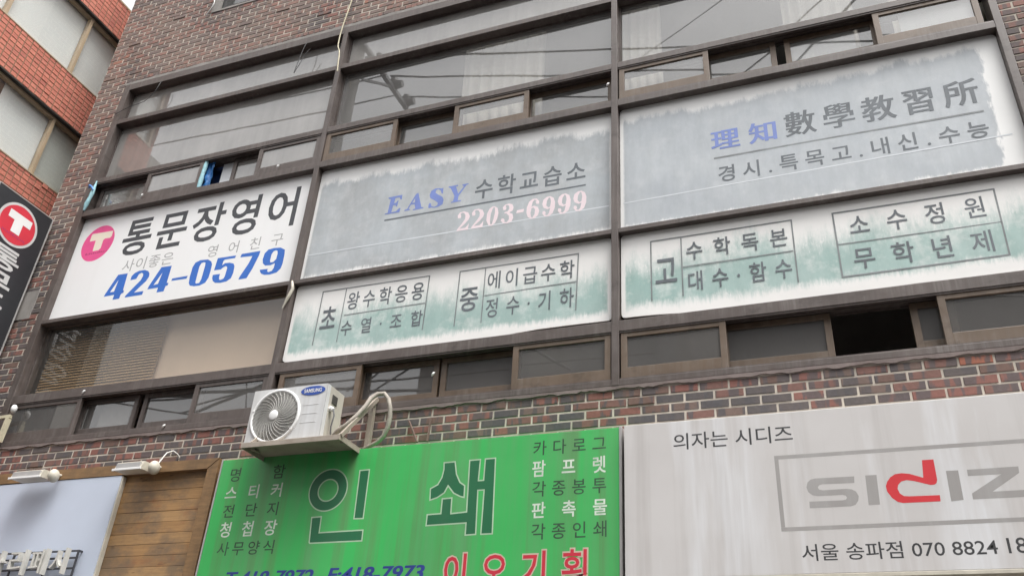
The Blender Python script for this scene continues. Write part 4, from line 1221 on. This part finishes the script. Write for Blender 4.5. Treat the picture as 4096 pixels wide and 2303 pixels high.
mb.quad((AX0,AY0,AZ0),(AX0,AY1,AZ0),(AX0,AY1,AZ1),(AX0,AY0,AZ1))
mb.quad((AX0,AY0,AZ1),(AX1,AY0,AZ1),(AX1,AY1,AZ1),(AX0,AY1,AZ1))
mb.quad((AX0,AY0,AZ0),(AX1,AY0,AZ0),(AX1,AY1,AZ0),(AX0,AY1,AZ0))
mb.quad((AX0,AY1,AZ0),(AX1,AY1,AZ0),(AX1,AY1,AZ1),(AX0,AY1,AZ1))
mb.build('casing', M_ac, ac)
mb = MB()
mb.bbox(AX1+0.0005, AX1+0.006, AY0+0.045, AY1, AZ0, AZ1-0.004, 0.002)
sp_ = mb.build('side_panel', M_ac_side, ac)
mb = MB(); mb.bbox(AX1+0.0005, AX1+0.004, AY0+0.001, AY0+0.044, AZ0, AZ1-0.002, 0.0015); mb.build('corner_cover', M_ac, ac)
mb = MB(); mb.bbox(AX1+0.0065, AX1+0.012, -0.325, -0.255, 4.155, 4.225, 0.002); mb.build('handle_recess', M_ac_dark, sp_)
mb = MB(); mb.tube([(AX1+0.005, -0.33, 4.105), (AX1+0.03, -0.33, 4.105)], 0.020, 12); mb.tube([(AX1+0.03, -0.33, 4.105), (AX1+0.042, -0.33, 4.10)], 0.012, 10)
mb.build('valve', M_white, ac)
mb = MB(); mb.tube([(AX1+0.036, -0.33, 4.10), (AX1+0.05, -0.325, 4.05), (AX1+0.035, -0.32, 3.97), (AX1+0.03, -0.30, 3.90), (AX1+0.035, -0.27, 3.865)], 0.006, 7)
mb.build('power_cord', M_steel, ac)
mb = MB()
mb.add([(FX+0.36*math.cos(0)*0, AY0+0.07, FZ)] + [(FX+(FR_+0.01)*math.cos(2*math.pi*i/40), AY0+0.07, FZ+(FR_+0.01)*math.sin(2*math.pi*i/40)) for i in range(40)],
       [(0, 1+i, 1+(i+1) % 40) for i in range(40)])
mb.build('fan_well', M_ac_dark, ac)
for k in range(3):
    mb = MB(); vs = []; fs = []
    for a in range(9):
        for r_ in range(5):
            rr = 0.045 + 0.135*r_/4
            an = 2*math.pi*k/3 + math.radians(8*a + 10*r_)
            vs.append((FX+rr*math.cos(an), AY0+0.062-0.022*a/8, FZ+rr*math.sin(an)))
    for a in range(8):
        for r_ in range(4):
            q = a*5+r_; fs.append((q, q+1, q+6, q+5))
    mb.add(vs, fs, 0, True); mb.build('fan_blade', M_steel, ac)
def ring_tube(mb, cx, cz, y, R_, r, n=56, m=6):
    vs = []; fs = []
    for i in range(n):
        a = 2*math.pi*i/n
        for j in range(m):
            b = 2*math.pi*j/m
            q = R_+r*math.cos(b)
            vs.append((cx+q*math.cos(a), y+r*math.sin(b), cz+q*math.sin(a)))
    for i in range(n):
        for j in range(m):
            fs.append((i*m+j, i*m+(j+1) % m, ((i+1) % n)*m+(j+1) % m, ((i+1) % n)*m+j))
    mb.add(vs, fs, 0, True)
mb = MB()
for k in range(21):
    ring_tube(mb, FX, FZ, AY0-0.004-0.016*(1-k/20)**0.5, 0.045+0.153*k/20, 0.0016, 48, 4)
for k in range(30):
    pts = []
    for s in range(9):
        u = s/8; an = 2*math.pi*k/30 + 0.75*u
        rr = 0.036+0.165*u
        pts.append((FX+rr*math.cos(an), AY0-0.007-0.016*(1-u)**0.5, FZ+rr*math.sin(an)))
    mb.tube(pts, 0.0020, 5, cap=False)
mb.build('fan_guard', M_guard, ac)
mb = MB(); ring_tube(mb, FX, FZ, AY0-0.002, FR_+0.006, 0.0125, 64, 10)
for an in (30, 105, 165, 255, 325):
    a = R(an); mb.bbox(FX+(FR_+0.006)*math.cos(a)-0.008, FX+(FR_+0.006)*math.cos(a)+0.008, AY0-0.018, AY0, FZ+(FR_+0.006)*math.sin(a)-0.008, FZ+(FR_+0.006)*math.sin(a)+0.008, 0.002)
mb.build('guard_rim', M_white, ac)
bm = bmesh.new(); bmesh.ops.create_uvsphere(bm, u_segments=24, v_segments=12, radius=0.040)
for v in bm.verts: v.co = (FX+v.co.x, AY0-0.024+v.co.y*0.22, FZ+v.co.z)
mb = MB(); mb.bm(bm, 0, True); mb.build('hub_cap', M_white, ac)
bd = flat([poly_shape([circle(-3.668, 4.238, 0.106, 0.037)])], AY0-0.003, 'logo_badge', M_badge, ac)
flat([fit(set_text('SAMSUNG', None, 0.5, 0.02), -3.745, -3.592, 4.222, 4.254)], AY0-0.0045, 'lettering', M_white, bd)
mb = MB()
for z in (4.125, 4.055, 3.985): mb.bbox(-3.735, -3.60, AY0-0.0015, AY0+0.002, z-0.003, z+0.003, 0.001)
mb.build('louvre_rib', M_ac, ac)
mb = MB()
for x in (-4.12, -3.66): mb.bbox(x, x+0.06, AY0+0.02, AY1-0.01, AZ0-0.018, AZ0-0.0005, 0.003)
mb.build('foot', M_ac_dark, ac)

br = thing('wall_bracket', 'cream painted steel tray and struts carrying the air conditioner', 'bracket', (-3.75, 0.0, 3.80))
mb = MB()
mb.bbox(-4.165, -3.325, -0.47, -0.462, 3.795, 3.836, 0.003)
mb.bbox(-4.165, -3.325, -0.462, -0.02, 3.830, 3.838, 0.002)
mb.bbox(-4.165, -4.157, -0.462, -0.02, 3.797, 3.830, 0.002); mb.bbox(-3.333, -3.325, -0.462, -0.02, 3.797, 3.830, 0.002)
mb.build('tray', M_bracket, br)
for x in (-4.13, -3.372):
    mb = MB(); mb.bbox(x-0.02, x+0.02, -0.028, 0.012, 3.82 if x < -4 else 3.84, 4.31, 0.003); mb.build('wall_post', M_bracket, br)
    mb = MB(); mb.bar((x+0.035, -0.455, 3.825), (x+0.02, -0.01, 4.30), 0.034, 0.010); mb.bar((x+0.050, -0.455, 3.83), (x+0.035, -0.01, 4.305), 0.010, 0.030); mb.build('strut', M_bracket, br)
    mb = MB(); mb.bar((x+0.03, -0.40, 3.80), (x-0.10, -0.01, 3.905), 0.028, 0.010); mb.build('lower_brace', M_bracket, br)
mb = MB()
mb.tube([(-3.53, -0.26, 3.905), (-3.47, -0.29, 3.945), (-3.40, -0.29, 3.985), (-3.335, -0.27, 4.06), (-3.30, -0.23, 4.15), (-3.295, -0.18, 4.235), (-3.270, -0.135, 4.285), (-3.222, -0.12, 4.29), (-3.185, -0.11, 4.245),
         (-3.165, -0.10, 4.17), (-3.162, -0.09, 4.10), (-3.175, -0.08, 4.03), (-3.205, -0.07, 3.965), (-3.255, -0.06, 3.925), (-3.33, -0.05, 3.90), (-3.38, -0.05, 3.885)],
        [0.015, 0.017, 0.016, 0.018, 0.016, 0.0175, 0.018, 0.017, 0.0185, 0.0175, 0.0185, 0.0175, 0.018, 0.0165, 0.014, 0.010], 10)
tag(mb.build('insulated_hose', M_hose), 'taped cream refrigerant hose looping up from the right of the air conditioner', 'hose')
for p, q, lb in (((-3.045, -0.005, 4.10), (-2.94, -0.03, 3.91), 'slanting rusty rod behind the top of the green sign'), ((-2.860, -0.005, 4.10), (-2.857, -0.03, 3.91), 'upright rusty rod behind the top of the green sign')):
    mb = MB(); mb.bar(p, q, 0.018, 0.010); tag(mb.build('support_rod', M_rust), lb, 'rod')

# ------------------------------------------------------------------ loose wires on the front
def wire(pts, r, mat, name, label, cat='cable', group=None):
    # smooth the run with a Catmull-Rom spline
    P_ = [Vector(p) for p in pts]; out = []
    for i in range(len(P_)-1):
        p0, p1, p2, p3 = P_[max(i-1, 0)], P_[i], P_[i+1], P_[min(i+2, len(P_)-1)]
        for k in range(6):
            u = k/6
            out.append(0.5*((2*p1)+(p2-p0)*u+(2*p0-5*p1+4*p2-p3)*u*u+(3*p1-p0-3*p2+p3)*u**3))
    out.append(P_[-1])
    mb = MB(); mb.tube(out, r, 6)
    return tag(mb.build(name, mat), label, cat, group)
wire([(-4.34, -0.02, 9.9), (-4.385, -0.025, 9.3), (-4.415, -0.03, 8.968), (-4.441, -0.03, 8.732), (-4.445, -0.03, 8.482), (-4.408, -0.03, 8.36), (-4.392, -0.03, 8.175), (-4.382, -0.03, 8.082)], 0.007, M_cord,
     'hanging_cord', 'yellowed cord hanging down over the top of the left mullion', 'cord')
wire([(-6.864, -0.005, 8.665), (-6.868, -0.02, 8.58), (-6.893, -0.02, 8.503), (-6.995, -0.02, 8.392), (-7.214, -0.02, 8.355), (-7.407, -0.012, 8.30)], 0.004, M_wire,
     'loose_wire', 'thin dark wire curving over the top left corner of the window band', 'wire')
wire([(-4.885, -0.005, 8.69), (-4.901, -0.02, 8.568), (-4.945, -0.02, 8.27), (-4.935, -0.02, 8.26), (-4.854, -0.02, 8.483), (-4.81, -0.012, 8.557)], 0.004, M_wire,
     'loose_wire', 'thin dark wire hanging in a narrow loop near the yellowed cord', 'wire')
wire([(-6.50, -0.01, 10.3), (-6.46, -0.02, 9.98), (-6.43, -0.02, 9.80), (-6.50, -0.015, 9.64)], 0.008, M_alu, 'loose_wire', 'grey cable beside the small window at the top edge', 'wire')

# pale bracket pipe at the lower left corner
t = thing('lamp_bracket', 'cream pipe elbow with a white knob at the lower left corner of the windows', 'bracket', (-7.3, 0.0, 4.3))
mb = MB(); mb.bar((-7.50, -0.05, 4.49), (-7.21, -0.05, 4.50), 0.03, 0.03); mb.bar((-7.225, -0.052, 4.478), (-7.235, -0.052, 4.25), 0.045, 0.03); mb.build('pipe', M_cord, t)
bm = bmesh.new(); bmesh.ops.create_uvsphere(bm, u_segments=14, v_segments=8, radius=0.03)
for v in bm.verts: v.co = (-7.205+v.co.x*0.9, -0.05+v.co.y, 4.575+v.co.z*1.35)
mb = MB(); mb.bm(bm, 0, True); mb.build('knob', M_white, t)
mb = MB(); mb.bbox(-7.76, -7.55, 0.008, 0.0185, 5.62, 5.955, 0.003)
tag(mb.build('mounting_plate', M_cement), 'grey cement coated plate on the brick pier beside the charcoal blade sign', 'plate')

# ------------------------------------------------------------------ charcoal blade sign
BX = -7.70
t = thing('blade_sign', 'tall charcoal blade sign with a red round emblem, at the left end of the facade', 'sign', (BX, -0.4, 4.0))
mb = MB(); mb.bbox(BX-0.24, BX, -0.735, -0.045, 4.2, 6.83, 0.006); mb.build('box', M_blade, t)
mb = MB(); mb.bbox(BX-0.245, BX+0.004, -0.0445, -0.030, 4.195, 6.838, 0.003); mb.bbox(BX-0.245, BX+0.004, -0.75, -0.7355, 4.195, 6.838, 0.003)
mb.bbox(BX-0.245, BX+0.003, -0.7354, -0.0446, 6.8305, 6.842, 0.003)
mb.build('edge_trim', M_alu, t)
CY, CZ = -0.392, 6.527
e = flat([poly_shape([circle(CY, CZ, 0.242, 0.242)])], BX+0.002, 'emblem', M_blade_white, t, axis='X')
flat([poly_shape([circle(CY, CZ, 0.214, 0.214)])], BX+0.0035, 'emblem_disc', M_emb_red, e, axis='X')
T_ = [(-0.135, 0.125), (0.145, 0.125), (0.145, 0.035), (0.055, 0.035), (0.055, -0.10), (-0.055, -0.10), (-0.055, 0.035), (-0.135, 0.035)]
flat([poly_shape([[(CY+a, CZ+b) for a, b in T_]])], BX+0.005, 'emblem_letter', M_white, e, axis='X')
mk = []; x = CY-0.15
while x < CY+0.14:
    w = rnd.uniform(0.012, 0.022); h = rnd.uniform(0.014, 0.022)
    mk.append(([(x, CZ-0.135), (x+w, CZ-0.135), (x+w*0.8, CZ-0.135+h), (x+w*0.2, CZ-0.135+h)], [[0, 1, 2, 3]])); x += w+0.007
flat(mk, BX+0.005, 'small_print', M_maroon, e, axis='X')
for ch, za, zb in (('통', 6.015, 6.255), ('문', 5.735, 5.985), ('장', 5.46, 5.71), ('영', 5.18, 5.43), ('어', 4.90, 5.15)):
    flat([fit(set_text(ch, None, 0.5, 0.022), CY-0.185, CY+0.185, za, zb)], BX+0.003, 'lettering', M_blade_white, t, axis='X')

# ------------------------------------------------------------------ neighbouring orange brick building
NX = -8.60
nb = thing('brick_office', 'orange brick office with bands of white blinded windows, across the alley at the left', 'building', (NX-2, 0, 0))
NY0, NY1, NTOP = -1.42, 4.0, 10.985
BANDS = [(7.79, 8.725), (9.375, 10.43)]
mb = MB()
put = lambda u, d, z: (NX+d, u, z)
for za, zb, lz in ((5.6, 7.785, 0.0665), (8.73, 9.372, 0.0642), (10.435, NTOP, 0.5)):
    bricks(mb, NY0, NY1, za, zb, 0.0905, lz if lz < 0.4 else 0.0655, 0.009 if lz < 0.4 else 0.007, put, stack=True, zphase=za, phase=0.02, seed=int(za*10), proud=0.004)
mb.quad((NX-0.001, NY0, 0), (NX-0.001, NY1, 0), (NX-0.001, NY1, 5.6), (NX-0.001, NY0, 5.6), 0)
mb.quad((NX-6, NY0, 0), (NX, NY0, 0), (NX, NY0, NTOP), (NX-6, NY0, NTOP), 0)
mb.quad((NX, NY0, NTOP), (NX, NY1, NTOP), (NX-6, NY1, NTOP), (NX-6, NY0, NTOP), 1)
mb.build('brick_wall', [M_nb_brick, M_nb_mortar], nb)
mb = MB(); mb.bbox(NX-0.1, NX+0.008, NY0, NY1, NTOP-0.001, NTOP+0.03, 0.004); mb.build('roof_coping', M_nb_frame, nb)
for bi, (za, zb) in enumerate(BANDS):
    # dark head recess above and sill below each run of windows
    mb = MB(); mb.box(NX-0.20, NX-0.001, NY0, NY1, zb-0.012, zb+0.003); mb.build('window_head', M_nb_dark, nb)
    mb = MB(); mb.bbox(NX-0.20, NX+0.010, NY0, NY1, za-0.012, za+0.006, 0.003); mb.build('window_sill', M_nb_frame, nb)
    edges = [0.1-1.03*k for k in (-3, -2, -1, 0, 1, 2)] if bi else [0.153-0.98*k for k in (-3, -2, -1, 0, 1, 2)]
    edges = sorted(e for e in edges if e > NY0+0.3)
    edges = [NY0+0.04] + edges
    for k in range(len(edges)-1):
        ya, yb = edges[k], edges[k+1]
        mb = MB()
        mb.bbox(NX-0.12, NX-0.05, ya-0.022, ya+0.022, za+0.007, zb-0.013, 0.003)
        mb.box(NX-0.115, NX-0.055, ya+0.022, yb-0.022, za+0.007, za+0.035); mb.box(NX-0.115, NX-0.055, ya+0.022, yb-0.022, zb-0.045, zb-0.013)
        w = mb.build('window', M_nb_frame, nb)
        mb = MB(); mb.box(NX-0.088, NX-0.083, ya+0.020, yb-0.020, za+0.034, zb-0.044); mb.build('pane', M_nb_glass, w)
        mb = MB()
        if bi == 0 and k == 1: mb.box(NX-0.145, NX-0.14, ya+0.30, yb, za, zb)
        else: mb.box(NX-0.145, NX-0.14, ya, yb, za, zb)
        mb.build('blind', M_nb_cloth if (bi == 0 and k == 2) else M_nb_blind, w)
    mb = MB(); mb.quad((NX-0.9, NY0, za), (NX-0.9, NY1, za), (NX-0.9, NY1, zb), (NX-0.9, NY0, zb)); mb.build('interior_wall', M_room, nb)

mb = MB(); mb.bbox(NX-6, NX-0.02, -1.75, NY0-0.001, 0, 9.30, 0.01); mb.build('stair_wing', M_conc, nb)

# ------------------------------------------------------------------ across the street (seen mirrored in the panes)
def opposite(name, x0, x1, yf, depth, h, label, nw, ns):
    t = thing(name, label, 'building', ((x0+x1)/2, yf, 0), 'buildings across the street')
    mb = MB(); mb.box(x0, x1, yf-depth, yf, 0, h); mb.build('wall', M_opp, t)
    for s in range(ns):
        for k in range(nw):
            w = (x1-x0)/nw
            mb = MB(); mb.bbox(x0+w*(k+0.15), x0+w*(k+0.85), yf-0.02, yf+0.03, 1.2+3.1*s, 2.9+3.1*s, 0.004)
            mb.build('window', M_steel, t)
    mb = MB(); mb.bbox(x0-0.1, x1+0.1, yf-depth-0.1, yf+0.12, h, h+0.35, 0.02); mb.build('parapet', M_conc, t)
opposite('apartment_building', -10.5, 16, -13.5, 8, 12.4, 'plain grey four storey block facing the brick office across the street', 7, 4)
PX, PY = -8.80, -5.80
pole = thing('utility_pole', 'concrete utility pole with a crossarm across the street, mirrored in the middle bay', 'pole', (PX, PY, 0))
mb = MB(); mb.tube([(PX, PY, -0.15), (PX, PY, 8), (PX, PY, 16.6)], [0.20, 0.185, 0.165], 20); mb.build('shaft', M_conc, pole)
mb = MB(); mb.bar((PX+0.2, PY+0.5, 15.75), (PX+0.2, -7.80, 15.75), 0.10, 0.10); mb.build('crossarm', M_steel, pole)
mb = MB(); mb.bar((PX+0.2, PY-0.1, 14.9), (PX+0.2, -7.0, 15.70), 0.05, 0.05); mb.build('brace', M_steel, pole)
for y, z in ((-6.35, 15.8), (-7.12, 15.8), (-7.72, 15.8)):
    mb = MB(); mb.tube([(PX+0.2, y, z-0.05), (PX+0.2, y, z+0.04), (PX+0.2, y, z+0.08), (PX+0.2, y, z+0.14), (PX+0.2, y, z+0.18), (PX+0.2, y, z+0.27)], [0.03, 0.10, 0.06, 0.11, 0.06, 0.07], 12)
    mb.tube([(PX+0.22, y, z+0.05), (PX+0.42, y, z+0.05)], [0.10, 0.085], 12)
    mb.build('insulator', M_ceramic, pole)
def mirrored(p): return (p[0], 0.15-p[1], p[2])
def ext(a, b, ka, kb):
    a, b = Vector(a), Vector(b); d = b-a
    return [a-d*ka, b+d*kb]
WG = 'overhead wires along the far side of the street'
for pts, r in (([(-30, 5.7, 15.0), (-9.42, 6.17, 15.0), (-8.38, 6.57, 15.45)], 0.018),
               ([(-30, 6.0, 14.9), (-9.71, 6.7, 14.9), (-8.46, 7.2, 15.45)], 0.018),
               (ext((-8.26, 6.6, 15.4), (-4.67, 7.67, 15.4), 0, 5), 0.022),
               (ext((-7.08, 6.31, 15.4), (-3.42, 7.28, 15.4), 0.4, 5), 0.022),
               (ext((-8.3, 7.25, 15.4), (-7.1, 7.62, 15.4), 0, 12), 0.020),
               (ext((-1.06, 6.34, 15), (-2.81, 7.3, 15), 2, 0.2), 0.010),
               (ext((0.69, 6.9, 15), (0.25, 7.29, 15), 12, 0.5), 0.014),
               (ext((1.28, 7.09, 15), (0.26, 8.21, 15), 6, 0.3), 0.028),
               (ext((-0.36, 7.95, 15), (-0.75, 8.24, 15), 1.5, 2), 0.018),
               (ext((-13.97, 8.19, 9), (-11.78, 8.59, 9), 0.2, 4), 0.034),
               (ext((-13.97, 8.40, 9), (-11.78, 8.50, 9), 0.2, 4), 0.022),
               (ext((-13.5, 9.02, 9), (-11.55, 8.53, 9), 0.3, 3), 0.022),
               (ext((-13.28, 9.19, 9), (-11.92, 8.67, 9), 0.5, 3), 0.034),
               (ext((-12.2, 9.2, 9), (-11.7, 8.5, 9), 0.6, 0.4), 0.014),
               (ext((-14.77, 8.6, 9), (-13.96, 9.23, 9), 3, 2), 0.018),
               (ext((-8.67, 8.84, 9), (-7.7, 8.18, 9), 0.6, 1.2), 0.020),
               (ext((-9.3, 8.9, 9), (-8.5, 8.3, 9), 0.4, 1.0), 0.020),
               (ext((-5.23, 8.03, 9), (-4.87, 8.87, 9), 0.3, 0.4), 0.030),
               (ext((1.5, 8.0, 9), (4.5, 8.8, 9), 3, 3), 0.024)):
    mb = MB(); mb.tube([mirrored(p) for p in pts], r, 6)
    tag(mb.build('overhead_wire', M_wire), 'dark overhead wire along the far side of the street, mirrored in the window panes', 'wire', WG)
